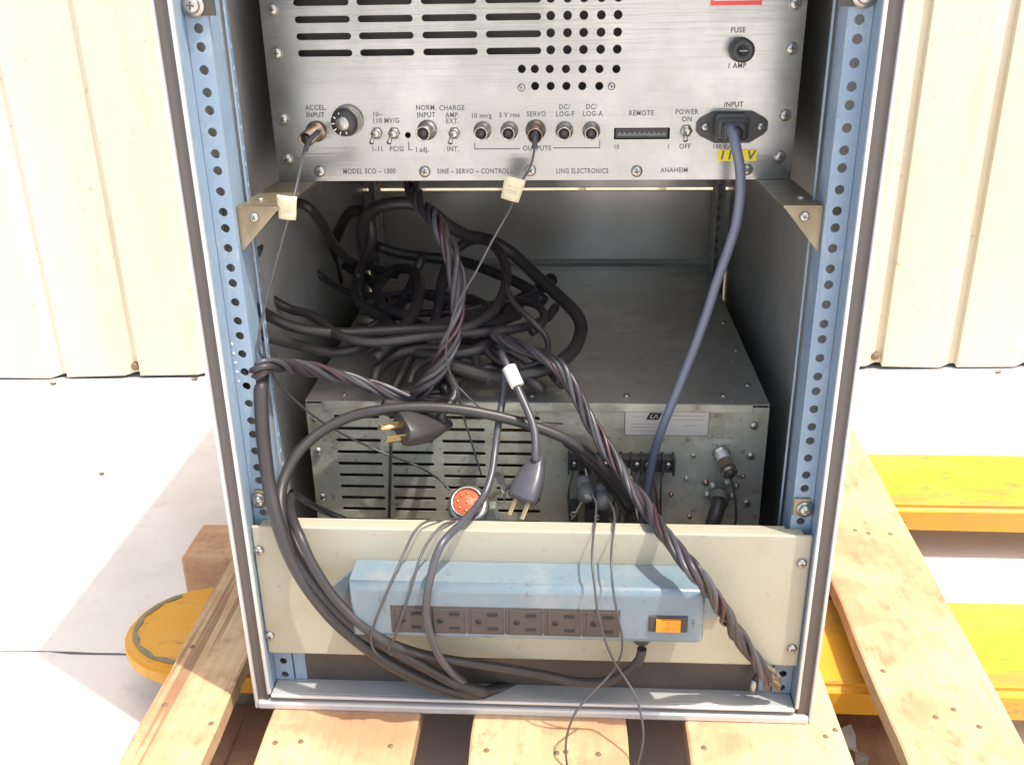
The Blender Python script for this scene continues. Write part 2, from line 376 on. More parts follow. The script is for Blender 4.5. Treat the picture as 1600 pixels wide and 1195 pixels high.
# ------------------------------------------------------------------ setting: ground, wall
GZ = -.725; DZ = -.601
b = MB(); b.bb(-60, 60, -90, 30, GZ - .2, GZ, M['ground'])
tag(b.add('ground'), kind='structure')
b = MB(); k = b.mi(M['joint']); pv = None
for i in range(400):
    x = -6 + i * .03; yy = .202 + .0012 * math.sin(x * 17) + .0008 * math.sin(x * 61 + 1); hw = .0013 + .0008 * math.sin(x * 43) + .0005 * math.sin(x * 97)
    row = [b.bm.verts.new((x, yy - hw, GZ + .0006)), b.bm.verts.new((x, yy + hw, GZ + .0006)), b.bm.verts.new((x, yy + hw, GZ - .003)), b.bm.verts.new((x, yy - hw, GZ - .003))]
    if pv:
        for q in range(4): b.bm.faces.new((pv[q], pv[(q + 1) % 4], row[(q + 1) % 4], row[q])).material_index = k
    pv = row
tag(b.add('expansion_joint'), kind='structure')

def build_wall():
    root = empty('corrugated_wall', (0, 1.1, GZ), 'cream ribbed metal siding wall rising behind the rack and pallet', 'wall')
    b = MB(); prof = []
    x = -6.0 - .0872
    while x < 6.2:      # one 150 mm module: flat pan, a slope going in, then a sharp step back out
        prof += [(x, 0.0), (x + .112, 0.0), (x + .118, .0015), (x + .138, .0110), (x + .1478, .0112)]
        x += .150
    yb = lambda xx: 1.1 + .05 * (xx - .1)
    k = b.mi(M['siding']); lo = []; hi = []
    for (px_, dy) in prof:
        wob = .0035 * math.sin(px_ * 13.1) + .002 * math.sin(px_ * 31.7)
        lo.append(b.bm.verts.new((px_, yb(px_) + dy, GZ + .006 + wob * .6 + (.004 if dy > .008 else 0)))); hi.append(b.bm.verts.new((px_, yb(px_) + dy, 2.6)))
    for i in range(len(lo) - 1):
        f = b.bm.faces.new((lo[i], lo[i + 1], hi[i + 1], hi[i])); f.material_index = k
    # backing thickness: return the sheet behind
    lo2 = b.bm.verts.new((prof[0][0], yb(prof[0][0]) + .05, GZ + .006)); hi2 = b.bm.verts.new((prof[0][0], yb(prof[0][0]) + .05, 2.6))
    lo3 = b.bm.verts.new((prof[-1][0], yb(prof[-1][0]) + .05, GZ + .006)); hi3 = b.bm.verts.new((prof[-1][0], yb(prof[-1][0]) + .05, 2.6))
    b.bm.faces.new((lo2, hi2, hi3, lo3)); b.bm.faces.new((lo2, lo[0], hi[0], hi2)); b.bm.faces.new((lo3, hi3, hi[-1], lo[-1]))
    world_child('siding_panel', b.mesh('siding_panel'), root)
    b = MB(); b.box((0, 0, 0), (12.2, .03, .05), M['darkplate'])
    me = b.mesh('base_channel'); me.transform(Matrix.Translation((.1, 1.1 + .045, GZ + .02)) @ Matrix.Rotation(math.atan(.05), 4, 'Z'))
    world_child('base_channel', me, root)
    for px_, py_ in ((212, 572), (1367, 556)):      # rusty fixings low in two of the grooves
        p = Y(px_, py_, 1.06 if px_ < 500 else 1.135)
        b = MB(); b.lathe([(0, -.004), (.0085, -.004), (.0085, .002), (.006, .006), (0, .007)], M['rust'], (0, -1, 0), p, 14)
        b.add('siding_screw', root)
build_wall()
# dead leaves and grit along the wall foot
for i, (px_, py_) in enumerate(((84, 601), (305, 594), (160, 742), (1560, 583))):
    p = Z(px_, py_, GZ); b = MB()
    s = .006 if i != 2 else .004
    vs_ = [b.bm.verts.new((p.x + s * math.cos(a) * (1.6 if j % 2 else 1), p.y + s * .8 * math.sin(a), GZ + .0015 + .002 * (j % 2))) for j, a in enumerate([k * 1.047 for k in range(6)])]
    f = b.bm.faces.new(vs_); f.material_index = b.mi(M['rust'])
    r_ = bmesh.ops.extrude_face_region(b.bm, geom=[f]); bmesh.ops.translate(b.bm, vec=(0, 0, .0012), verts=[v for v in r_['geom'] if isinstance(v, bmesh.types.BMVert)])
    lab = ['brown dry leaf bit on the pale ground at the foot of the siding, farthest left', 'brown dry leaf bit on the ground just left of the rack by the wall',
           'small dark chip on the sunlit ground between wall and rack shadow', 'brown speck on the ground at the foot of the siding, right of the rack'][i]
    tag(b.add('debris_flake'), lab, 'debris')

# ------------------------------------------------------------------ pallet truck and pallet
def build_jack():
    root = empty('pallet_truck', (.4, .3, GZ), 'yellow pallet truck forks slid under the wooden pallet', 'pallet truck')
    for y0, y1 in ((.438, .600), (.075, .232)):
        # fork outline in plan, rounded tip to the left, extruded and bevelled
        yc, hw = (y0 + y1) / 2, (y1 - y0) / 2; pts = [(1.5, y0), (1.5, y1)]
        for i in range(13):
            a = R(90 + 180 * i / 12); pts.append((-.372 + .090 * math.cos(a), yc + hw * math.sin(a)))
        b = MB(); k = b.mi(M['yellow'])
        A = [b.bm.verts.new((x, y, -.640)) for x, y in pts]; f = b.bm.faces.new(A); f.material_index = k
        r_ = bmesh.ops.extrude_face_region(b.bm, geom=[f]); vv = [v for v in r_['geom'] if isinstance(v, bmesh.types.BMVert)]
        bmesh.ops.translate(b.bm, vec=(0, 0, -.044), verts=vv)
        es = [e for e in b.bm.edges if all(abs(v.co.z + .640) < 1e-5 for v in e.verts)]
        bmesh.ops.bevel(b.bm, geom=es, offset=.007, segments=3, affect='EDGES')
        for v in b.bm.verts:      # the fork thins towards its rounded tip
            if v.co.z < -.66 and v.co.x < -.30: v.co.z += .024 * min(1, (-.30 - v.co.x) / .10)
        fk = b.add('fork', root)
        b = MB(); b.tube([(1.4, yc, -.70), (-.30, yc, -.70)], .009, M['scuff'], 8)
        b.add('push_rod', root)
        b = MB()
        for yy in (yc - .03, yc + .03): b.cyl((-.33, yy - .02, -.697), (-.33, yy + .02, -.697), .028, M['scuff'], seg=20)
        b.add('load_roller', root)
        if y0 < .2:   # worn paint band round the top of the tip
            b = MB(); k = b.mi(M['scuff']); A = []; B = []
            for i in range(17):
                a = R(128 + 140 * i / 16); wd = .0055 + .002 * math.sin(i * 2.3) 
                A.append(b.bm.verts.new((-.372 + .080 * math.cos(a), yc + (hw - .009) * math.sin(a), -.6392)))
                B.append(b.bm.verts.new((-.372 + (.080 - wd) * math.cos(a), yc + (hw - .009 - wd) * math.sin(a), -.6392)))
            for i in range(16):
                f = b.bm.faces.new((A[i], A[i + 1], B[i + 1], B[i])); f.material_index = k
            r_ = bmesh.ops.extrude_face_region(b.bm, geom=list(b.bm.faces)); bmesh.ops.translate(b.bm, vec=(0, 0, .0004), verts=[v for v in r_['geom'] if isinstance(v, bmesh.types.BMVert)])
            world_child('worn_patch', b.mesh('worn_patch'), root, 'dark scuffed arc on the rounded fork tip')
build_jack()

def build_pallet():
    root = empty('pallet', (0, .3, GZ), 'pine pallet under the equipment rack with boards running toward the viewer', 'pallet')
    def board(xa0, xa1, xb0, xb1, y0, y1, zt, th, m, name='deck_board'):
        """left/right x at the near end (y0) and at the far end (y1)"""
        b = MB(); k = b.mi(m); n = 14; top = []
        for i in range(n + 1):
            t = i / n; y = y0 + (y1 - y0) * t
            j = .0012 * math.sin(i * 2.3 + xa0 * 40)
            l = xa0 + (xb0 - xa0) * t + j; r = xa1 + (xb1 - xa1) * t - j * .7
            top.append((l, r, y))
        for (l0, r0, ya), (l1, r1, yb_) in zip(top[:-1], top[1:]):
            pass
        V = []
        for l, r, y in top:
            V.append([b.bm.verts.new((x, y, z)) for x, z in ((l, zt - .0015), (l + .002, zt), (r - .002, zt), (r, zt - .0015), (r, zt - th), (l, zt - th))])
        for i in range(n):
            for q in range(6):
                f = b.bm.faces.new((V[i][q], V[i][(q + 1) % 6], V[i + 1][(q + 1) % 6], V[i + 1][q])); f.material_index = k
        for e in (V[0][::-1], V[-1]):
            f = b.bm.faces.new(e); f.material_index = k
        return b.add(name, root)
    T = .018
    board(-.355, -.283, -.374, -.300, -.26, .74, DZ, T, M['pine'])
    board(-.2385, -.1005, -.243, -.106, -.26, .74, DZ, T, M['pine'])
    board(-.0490, .0915, -.055, .082, -.26, .74, DZ, T, M['pine'])
    board(.1450, .2850, .138, .279, -.26, .74, DZ, T, M['pine'])
    board(.3300, .4340, .3300, .4600, -.26, .74, DZ, T, M['pine'])
    for y0, y1, x0 in ((-.25, -.17, -.40), (.255, .335, -.438), (.66, .74, -.40)):
        b = MB(); b.bb(x0, .425, y0, y1, GZ + .017, DZ - T - .001, M['pinex'], .004, 2); b.add('stringer', root)
    board(-.335, -.235, -.335, -.235, -.26, .745, GZ + .016, .014, M['pine_dark'], 'bottom_board')
    board(.31, .40, .31, .40, -.26, .745, GZ + .016, .014, M['pine_dark'], 'bottom_board')
    board(.0, .1, .0, .1, -.26, .745, GZ + .016, .014, M['pine_dark'], 'bottom_board')
    # nail heads
    nails = [(300, 1010), (330, 1130), (430, 1160), (470, 1158), (610, 1165), (760, 1172), (935, 1178), (1100, 1168), (1290, 1150), (1305, 1140), (1462, 1120), (1490, 1108), (1530, 1135), (1336, 828), (1357, 833), (1391, 834), (1380, 1048), (257, 1101), (870, 1176), (884, 1174)]
    for px_, py_ in nails:
        p = Z(px_, py_, DZ); b = MB(); b.lathe([(0, -.001), (.0028, -.001), (.0026, .0004), (0, .0007)], M['rust'], (0, 0, 1), p, 10)
        b.add('nail_head', root)
build_pallet()
# torn plastic wrap under the gap right of the rack
b = MB(); pts = [Z(1322, 1138, -.69), Z(1332, 1165, -.70), Z(1345, 1182, -.705), Z(1352, 1210, -.706)]
k = b.mi(M['plastic_film']); prev = None
for i, p in enumerate(smooth_path(pts, .006)):
    wd = .005 + .002 * math.sin(i * 1.7); a = b.bm.verts.new(p + Vector((-wd, 0, .003 * math.sin(i * 2.1)))); c = b.bm.verts.new(p + Vector((wd, .002, .004 * math.cos(i * 1.3))))
    if prev: f = b.bm.faces.new((prev[0], prev[1], c, a)); f.material_index = k
    prev = (a, c)
r_ = bmesh.ops.extrude_face_region(b.bm, geom=list(b.bm.faces)); bmesh.ops.translate(b.bm, vec=(0, 0, .0006), verts=[v for v in r_['geom'] if isinstance(v, bmesh.types.BMVert)])
tag(b.add('plastic_scrap'), 'torn pale plastic wrap in the gap between pallet boards right of the rack', 'plastic wrap')

# ------------------------------------------------------------------ rack cabinet
RB, RT = DZ, .285                # bottom and top of the cabinet
FY = -.021; BY = .60
HOLES = []                       # rail hole heights: 1/2, 5/8, 5/8 inch, repeating
z = 0.0; seq = [12.7, 15.875, 15.875]
zz = 0.0
for i in range(18): zz += seq[(-1 - i) % 3] / 1000.0
i0 = 0; z = zz
while z > -.58:
    HOLES.append(z); z -= seq[i0 % 3] / 1000.0; i0 += 1
def build_rack():
    root = empty('rack_cabinet', (0, .3, RB), 'open blue-grey equipment rack cabinet with silver-edged frame standing on the pallet', 'equipment rack')
    # front frame: silver lips with a dark vinyl inlay between them
    for s in (-1, 1):
        def X(a): return s * a
        b = MB()
        b.bb(X(.2578), X(.2547), FY, FY + .010, RB, RT, M['alu'], .0012)
        b.bb(X(.2445), X(.2413), FY - .0005, FY + .0035, RB + .017, RT - .02, M['alu'], .001)
        b.bb(X(.2445), X(.2416), FY + .0036, .0030, RB + .017, RT - .02, M['blue'])
        b.bb(X(.2578), X(.2446), FY + .010, FY + .0205, RB + .001, RT - .001, M['blue'])
        b.add('frame_post', root)
        b = MB(); b.bb(X(.2546), X(.2446), FY + .003, FY + .0098, RB + .006, RT - .006, M['inlay']); b.add('frame_inlay', root)
        b = MB(); b.bb(X(.2578), X(.2540), FY + .021, BY + .02, RB, RT, M['blue']); b.bb(X(.2538), X(.2500), .004, BY + .018, RB + .014, RT - .01, M['inside']); b.add('side_panel', root)
    b = MB()
    b.bb(-.2546, .2546, FY - .001, FY + .010, RB, RB + .0085, M['alu'], .002)
    b.bb(-.2412, .2412, FY - .001, FY + .003, RB + .0135, RB + .0170, M['alu'], .0012)
    b.bb(-.2440, .2440, FY + .0045, FY + .0098, RB + .0085, RB + .0135, M['inlay'])
    b.add('bottom_rail', root)
    b = MB(); b.bb(-.2413, .2413, FY + .0032, .10, RB + .0105, RB + .0165, M['blue_sill'], .001); b.add('sill', root)
    b = MB(); b.bb(-.2546, .2546, FY, .0, RT - .02, RT, M['alu'], .002); b.add('top_rail', root)
    b = MB(); b.bb(-.2515, .2515, 0.001, BY + .02, RT - .004, RT, M['blue']); b.add('roof', root)
    b = MB(); b.bb(-.2538, .2538, .0025, .1005, RB + .0010, RB + .0045, M['inside']); b.bb(-.2500, .2500, .101, BY + .02, RB + .001, RB + .010, M['inside']); b.add('floor_pan', root)
    b = MB(); b.bb(-.2222, .2140, .0020, .0040, RB + .0170, RB + .050, M['darkplate']); b.add('kick_plate', root)
    # perforated rails, front and back
    n = len(HOLES)
    for s in (-1, 1):
        for yy, d in ((0.0, 1), (.585, -1)):
            m = M['blue'] if d == 1 else M['inside']
            hr = .00355
            xi, xo = .2242 - .23255, .2412 - .23255
            ol = [(s * xi, RB + .0175), (s * xo, RB + .0175), (s * xo, RT - .02), (s * xi, RT - .02)]
            me = curve_mesh(ol, [circ(0, h, hr) for h in HOLES], .0016, m, 'rail_flange')
            me.transform(Matrix.Translation((s * .23255, yy + d * .0008, 0)) @ ROT_FRONT)
            world_child('rail', me, root)
            b = MB(); b.bb(s * .2258, s * .2243, yy + d * .0018, yy + d * .0270, RB + .016, RT - .02, m)
            b.add('rail_web', root)
            me = curve_mesh([(-.0085, RB + .0175), (.0085, RB + .0175), (.0085, RT - .02), (-.0085, RT - .02)], [circ(0, h, hr) for h in HOLES], .0014, m, 'rail_return')
            me.transform(Matrix.Translation((s * .2228, yy + d * .0352, 0)) @ Matrix.Rotation(R(78) * s * d, 4, 'Z') @ ROT_FRONT)
            world_child('rail_return', me, root)
    # support angles under the upper unit
    for s in (-1, 1):
        x0, x1 = (.190, .2238) if s < 0 else (.1945, .2238)
        b = MB(); k = b.mi(M['zinc'])
        C8 = [b.bm.verts.new((s * x, y, z)) for y, z in ((.006, -.1305), (.12, -.1342), (.56, -.1342)) for x in (x0, x1)]
        D8 = [b.bm.verts.new((v.co.x, v.co.y, v.co.z - .002)) for v in C8]
        for i in (0, 2):
            b.bm.faces.new((C8[i], C8[i + 1], C8[i + 3], C8[i + 2])); b.bm.faces.new((D8[i], D8[i + 1], D8[i + 3], D8[i + 2]))
            b.bm.faces.new((C8[i], C8[i + 2], D8[i + 2], D8[i])); b.bm.faces.new((C8[i + 1], C8[i + 3], D8[i + 3], D8[i + 1]))
        b.bm.faces.new((C8[0], C8[1], D8[1], D8[0])); b.bm.faces.new((C8[4], C8[5], D8[5], D8[4]))
        b.prism([(s * (x0 + .001), -.1326), (s * x1, -.1326), (s * x1, -.1640), (s * (x1 - .0015), -.1650)], .0060, .0078, M['zinc'])
        b.bb(s * (x1 - .0013), s * x1, .0080, .12, -.160, -.1400, M['zinc'])
        b.add('support_bracket', root)
        screw(root, (s * .2105, .0058, -.1388), .0038)
        screw(root, (s * .2130, .034, -.1314), .003, up=True)
    # clip nuts and rail bolts
    for s in (-1, 1):
        zb = -.3850
        b = MB(); b.bb(s * .2245, s * .2380, -.0022, -.0001, zb - .008, zb + .008, M['zinc'], .0005); b.add('clip_nut', root)
        screw(root, (s * .2340, -.0024, zb - .002), .0050, True, 'rail_bolt')
        b = MB(); b.bb(s * .2180, s * .2375, -.0026, -.0003, .0085, .05, M['darkplate']); b.add('hinge_plate', root)
        screw(root, (s * .2335, -.0030, .0155), .0058, True, 'rail_bolt')
    # blanking panels bolted to the far rails, with a slit of daylight between
    b = MB(); b.bb(-.2499, .2499, .5905, .5940, -.345, -.2440, M['backpanel'], .0008); b.bb(-.2495, .2495, .5620, .5900, -.3480, -.3455, M['backpanel']); b.add('rear_blank_panel', root)
    b = MB(); b.bb(-.2499, .2499, .5905, .5940, -.2405, -.1500, M['backpanel'], .0008); b.bb(-.2499, .2499, .5905, .5940, -.1480, .10, M['backpanel'], .0008); b.add('rear_blank_panel', root)
    b = MB(); b.bb(-.2480, .2480, BY - .012, BY - .009, RB + .02, -.3400, M['inside']); b.add('rear_blank_panel', root)
    # bottom corner lugs and a slanting row of small white dots by the left rail
    for s in (-1, 1):
        b = MB(); b.bb(s * .2230, s * .2120, .0017, .0032, RB + .017, RB + .05, M['blue']); b.add('corner_lug', root)
    for i in range(5):
        p = Y(362.5 + i * 2.6, 538 + i * 14.5, -.0005); b = MB(); b.lathe([(0, 0), (.0011, 0), (.0009, .0003), (0, .0004)], M['white'], (0, -1, 0), (p.x, -.0001, p.z), 8)
        b.add('white_dot', root)
build_rack()

# ------------------------------------------------------------------ cream blank panel
def build_cream():
    root = empty('blank_panel', (0, 0, -.548), 'cream blank rack panel screwed across the rails behind the power strip', 'panel')
    b = MB(); b.bb(-.2411, .2413, -.0125, -.0090, -.5432, -.4068, M['cream'], .0018, 3)
    b.bb(-.2340, .2340, -.0100, -.0003, -.4092, -.4072, M['cream'], .0009)
    b.bb(-.2200, .2200, -.0003, .0040, -.4092, -.4072, M['cream'], .0006)
    b.bb(-.2150, .2150, -.0100, -.0003, -.5427, -.5407, M['cream'], .0009)
    b.add('panel_face', root)
    for px_, py_ in ((405, 859), (422, 992), (1252.5, 879), (1237, 1012)):
        p = Y(px_, py_, -.0125); screw(root, (p.x, -.0126, p.z), .0045)
build_cream()

# ------------------------------------------------------------------ upper unit: servo controller
DY = .120
def dev(px_, py_): return Y(px_, py_, DY)
def jack(parent, px_, py_, mt, r=.0062, ln=.013, name='coax_jack', dirv=(0, -1, 0), pin=True):
    p = dev(px_, py_); p = p - Vector(dirv) * ln * 1.0 * 0
    b = MB(); base = (p.x, DY - .0012, p.z)
    b.lathe([(0, 0), (r * 1.35, 0), (r * 1.35, .0022), (r * 1.05, .0024), (r * 1.05, .004), (r, .0042), (r, ln), (r * .86, ln), (r * .86, ln - .004), (0, ln - .004)], mt, dirv, base, 20)
    b.lathe([(r * .55, ln - .004), (r * .55, ln - .0008), (0, ln - .0008)], M['black'] if pin else mt, dirv, base, 12)
    return b.add(name, parent)
def toggle(parent, px_, py_, down=True, ym=DY):
    p = Y(px_, py_, ym); b = MB(); base = Vector((p.x, ym - .0012, p.z + .001))
    b.lathe([(0, 0), (.0052, 0), (.0052, .0018), (.0036, .0018), (.0036, .0055), (.0022, .0062), (0, .0062)], M['nickel'], (0, -1, 0), base, 6)
    t = base + Vector((-.0012, -.0055, 0)); e = t + Vector((-.0008, -.0095, -.0055 if down else .003))
    b.cyl(t, e, .0012, M['screw'], .0021, 10)
    return b.add('toggle_switch', parent)

def build_controller():
    root = empty('servo_controller', (0, .3, -.134), 'brushed metal servo controller with slotted vents and coax jacks in the upper rack', 'electronic instrument')
    X0, X1, Z0, Z1 = -.2224, .2224, -.1338, .215
    holes = []
    zr = [dev(505, 4).z, dev(505, 30.7).z, dev(505, 57).z, dev(505, 83.5).z]; pitch = (zr[0] - zr[3]) / 3
    zrows = [zr[0] - pitch * i for i in range(-6, 4)]
    cols = [(dev(a, 83.5).x, dev(c, 83.5).x) for a, c in ((466, 551), (563, 648), (661.6, 746.8), (760, 845.8))]
    for zz_ in zrows:
        for a, c in cols: holes.append(slot(a, c, zz_, .0027))
        for q in (860.5, 886.7, 912, 939, 965): 
            xx = dev(q, 52.3).x; holes.append(circ(xx, zz_ + .0005, .0036))
    for q in (815.4, 835.7, 859, 884.3, 910.2, 936.6, 963): p = dev(q, 108); holes.append(circ(p.x, p.z, .0034))
    for q in (836.2, 860.5, 885, 909.8, 936.3): p = dev(q, 134.6); holes.append(circ(p.x, p.z, .0034))
    a0, a1 = dev(959.5, 200), dev(1046, 217.5); holes.append(rrect(a0.x, a1.x, a1.z, a0.z, .0008, 2))
    p = dev(637.5, 211.2); holes.append(circ(p.x, p.z, .0026))
    me = curve_mesh(rrect(X0, X1, Z0, Z1, .0015), holes, .0016, M['brushed'], 'face_plate')
    me.transform(Matrix.Translation((0, DY, 0)) @ ROT_FRONT)
    world_child('face_plate', me, root)
    b = MB()
    b.bb(X0, X0 + .0015, DY + .001, .52, Z0, Z1, M['galv']); b.bb(X1 - .0015, X1, DY + .001, .52, Z0, Z1, M['galv'])
    b.bb(X0 + .0016, X1 - .0016, DY + .001, .52, Z0, Z0 + .0015, M['galvtop']); b.bb(X0 + .0016, X1 - .0016, DY + .001, .52, Z1 - .0015, Z1, M['galvtop'])
    b.bb(X0 + .0016, X1 - .0016, .518, .52, Z0 + .0016, Z1 - .0016, M['galv'])
    b.add('case', root)
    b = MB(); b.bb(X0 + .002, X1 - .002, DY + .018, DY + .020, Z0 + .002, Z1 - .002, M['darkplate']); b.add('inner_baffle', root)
    for q in ((426, 15.5), (433, 83.5), (443, 186), (449.5, 248.6), (500.4, 267.5), (664, 268), (829, 266), (994.8, 267.3), (1166.6, 264.4), (1242.4, 6), (1236.5, 76), (1226, 180), (1218, 244.4)):
        p = dev(*q); screw(root, (p.x, DY - .0009, p.z), .0050)
    for q in ((814.8, 137), (955.5, 135)):
        p = dev(*q); screw(root, (p.x, DY - .0009, p.z), .0032)
    # rotary dial
    p = dev(544, 188); b = MB(); base = (p.x, DY - .0009, p.z)
    b.lathe([(0, 0), (.0135, 0), (.0135, .0010, M['nickel']), (.0128, .006, M['nickel']), (.0118, .0085, M['nickel']), (.0112, .0088, M['black']), (.0112, .012, M['black']), (.0095, .0150, M['black']), (.0058, .0155, M['black']), (.0055, .0158, M['screw']), (.0045, .0165, M['screw']), (0, .0165, M['screw'])], M['nickel'], (-.12, -1, -.05), base, 28)
    kn = b.add('dial_knob', root)
    b = MB()
    for i in range(10):
        a = R(36 * i); c = Vector((p.x - .0013, DY - .0158, p.z - .0006)) + Vector((math.cos(a) * .0083, 0, math.sin(a) * .0083))
        b.box(c, (.0009, .0006, .0022), M['white'], rot=Matrix.Rotation(-a + R(90), 3, 'Y'))
    world_child('dial_marks', b.mesh('dial_marks'), kn)
    # coax jacks
    jack(root, 495, 205, M['gold'], .0066, .022, dirv=(-.22, -1, -.18))
    jack(root, 668, 203, M['nickel'], .0062, .016, dirv=(-.12, -1, -.05))
    for q in (754, 796, 882, 924): jack(root, q, 204, M['nickel'], .0056, .014, dirv=(-.02, -1, -.05))
    jack(root, 837, 203, M['gold'], .0064, .020, dirv=(0, -1, -.1))
    for q in ((589, 210), (616, 210), (710, 210)): toggle(root, *q)
    toggle(root, 1072, 206, True)
    # fuse holder
    p = dev(1157, 78); b = MB()
    b.lathe([(0, 0), (.0098, 0), (.0098, .004), (.0092, .005), (.0092, .019), (.0078, .0205), (.0045, .0205), (.004, .0190), (0, .0190)], M['black'], (-.05, -1, .04), (p.x, DY - .0009, p.z), 24)
    fu = b.add('fuse_holder', root)
    b = MB(); b.box((p.x - .001, DY - .0217, p.z + .0008), (.0062, .0012, .0010), M['faintink']); world_child('fuse_slot', b.mesh('fuse_slot'), fu)
    # remote edge connector
    b = MB(); b.bb(a0.x + .0015, a1.x - .0015, DY + .0012, DY + .0040, a1.z + .001, a0.z - .001, M['black'])
    b.bb(a0.x + .003, a1.x - .003, DY + .0002, DY + .0011, a1.z + .0028, a1.z + .0046, M['greyknob'])
    for i in range(10):
        xx = a0.x + .005 + (a1.x - a0.x - .010) * i / 9; b.bb(xx - .0011, xx + .0011, DY - .0004, DY + .0001, a1.z + .0030, a0.z - .0035, M['greyknob'])
    b.add('edge_connector', root)
    # power inlet flange
    p = dev(1143, 197); b = MB(); hw = .0295
    poly = [(p.x - hw, p.z + .003), (p.x - hw, p.z - .004), (p.x - .0265, p.z - .0075), (p.x - .014, p.z - .0135), (p.x + .015, p.z - .0135), (p.x + .0265, p.z - .0065), (p.x + hw, p.z - .003), (p.x + hw, p.z + .004), (p.x + .0265, p.z + .007), (p.x + .016, p.z + .0125), (p.x - .0155, p.z + .0125), (p.x - .0265, p.z + .007)]
    b.prism(poly, DY - .004, DY - .0010, M['black'])
    b.add('inlet_socket', root)
    for dx in (-.0225, .0235): screw(root, (p.x + dx, DY - .0042, p.z), .0034)
    # stickers
    q0, q1 = dev(1122, 234), dev(1181, 251); b = MB(); b.bb(q0.x, q1.x, DY - .0013, DY - .0009, q1.z, q0.z, M['ylabel']); b.add('voltage_label', root)
    q0, q1 = dev(1112, -30), dev(1190, 8); b = MB(); b.bb(q0.x, q1.x, DY - .0013, DY - .0009, q1.z, q0.z, M['rlabel'], .0002); st = b.add('red_sticker', root)
    b = MB(); b.bb(q0.x + .002, q1.x - .002, DY - .0016, DY - .0014, q1.z + .0035, q1.z + .0041, M['white']); world_child('sticker_line', b.mesh('sticker_line'), st)
    # lettering
    T = []
    def t(s, px_, py_, size=.0058, al='CENTER', sh=0, sx=.88):
        p = dev(px_, py_); T.append((s, p.x, p.z, DY - .0010, size, al, sh, sx))
    t('ACCEL.', 494, 168.5); t('INPUT', 493, 180)
    t('10~', 582, 179, al='LEFT'); t('110 MV/G', 582, 189, al='LEFT')
    t('1-11', 590, 233); t('PC/G', 620, 233); t('I adj.', 660, 234, .0058)
    t('NORM.', 666, 168.5); t('INPUT', 666, 180)
    t('CHARGE', 706, 169); t('AMP.', 707, 180); t('EXT.', 707, 189.5); t('INT.', 708, 233)
    t('10 mv/g', 752, 181, .0056); t('5 V rms', 796, 180, .0056); t('SERVO', 838, 178.5, .0058)
    t('DC/', 882, 167.5, .0058); t('LOG-F', 883, 178.5, .0058); t('DC/', 924, 167, .0058); t('LOG-A', 926, 178, .0058)
    t('OUTPUTS', 839, 232)
    t('REMOTE', 1002, 177); t('10', 963, 230, .0052); t('1', 1044, 229, .0052)
    t('POWER', 1073, 175); t('ON', 1073, 186.5); t('OFF', 1070, 229)
    t('INPUT', 1146, 163.5); t('100 V.A.C.', 1134, 229, .0052)
    t('FUSE', 1153, 47.5); t('1 AMP', 1151, 103)
    t('MODEL SCO \u2013 1000', 536, 268, .0061, 'LEFT', sx=.80); t('SINE \u2013 SERVO \u2013 CONTROLLER', 683, 268, .0060, 'LEFT', sx=.80)
    t('LING ELECTRONICS', 869, 267.5, .0060, 'LEFT', sx=.76); t('ANAHEIM', 1032, 266, .0056, 'LEFT')
    for it in T: world_child('lettering', text_mesh([it], M['ink']), root)
    for tx_, qx in (('110', 1139), ('V', 1172)):
        p = dev(qx, 243); world_child('lettering', text_mesh([(tx_, p.x, p.z, DY - .0014, .0105, 'CENTER', .15, 1.05)], M['ink']), root)
    # printed bracket lines
    b = MB()
    def ln(a, c, wd=.0006):
        p, q = dev(*a), dev(*c); b.bb(min(p.x, q.x) - wd / 2, max(p.x, q.x) + wd / 2, DY - .0012, DY - .0008, min(p.z, q.z) - wd / 2, max(p.z, q.z) + wd / 2, M['ink'])
    ln((742, 232.5), (812, 232.5)); ln((742, 224), (742, 232)); ln((865, 231), (937, 231)); ln((937, 219), (937, 231)); ln((639, 222), (639, 233)); ln((639, 234), (645, 234))
    b.add('printed_lines', root)
build_controller()

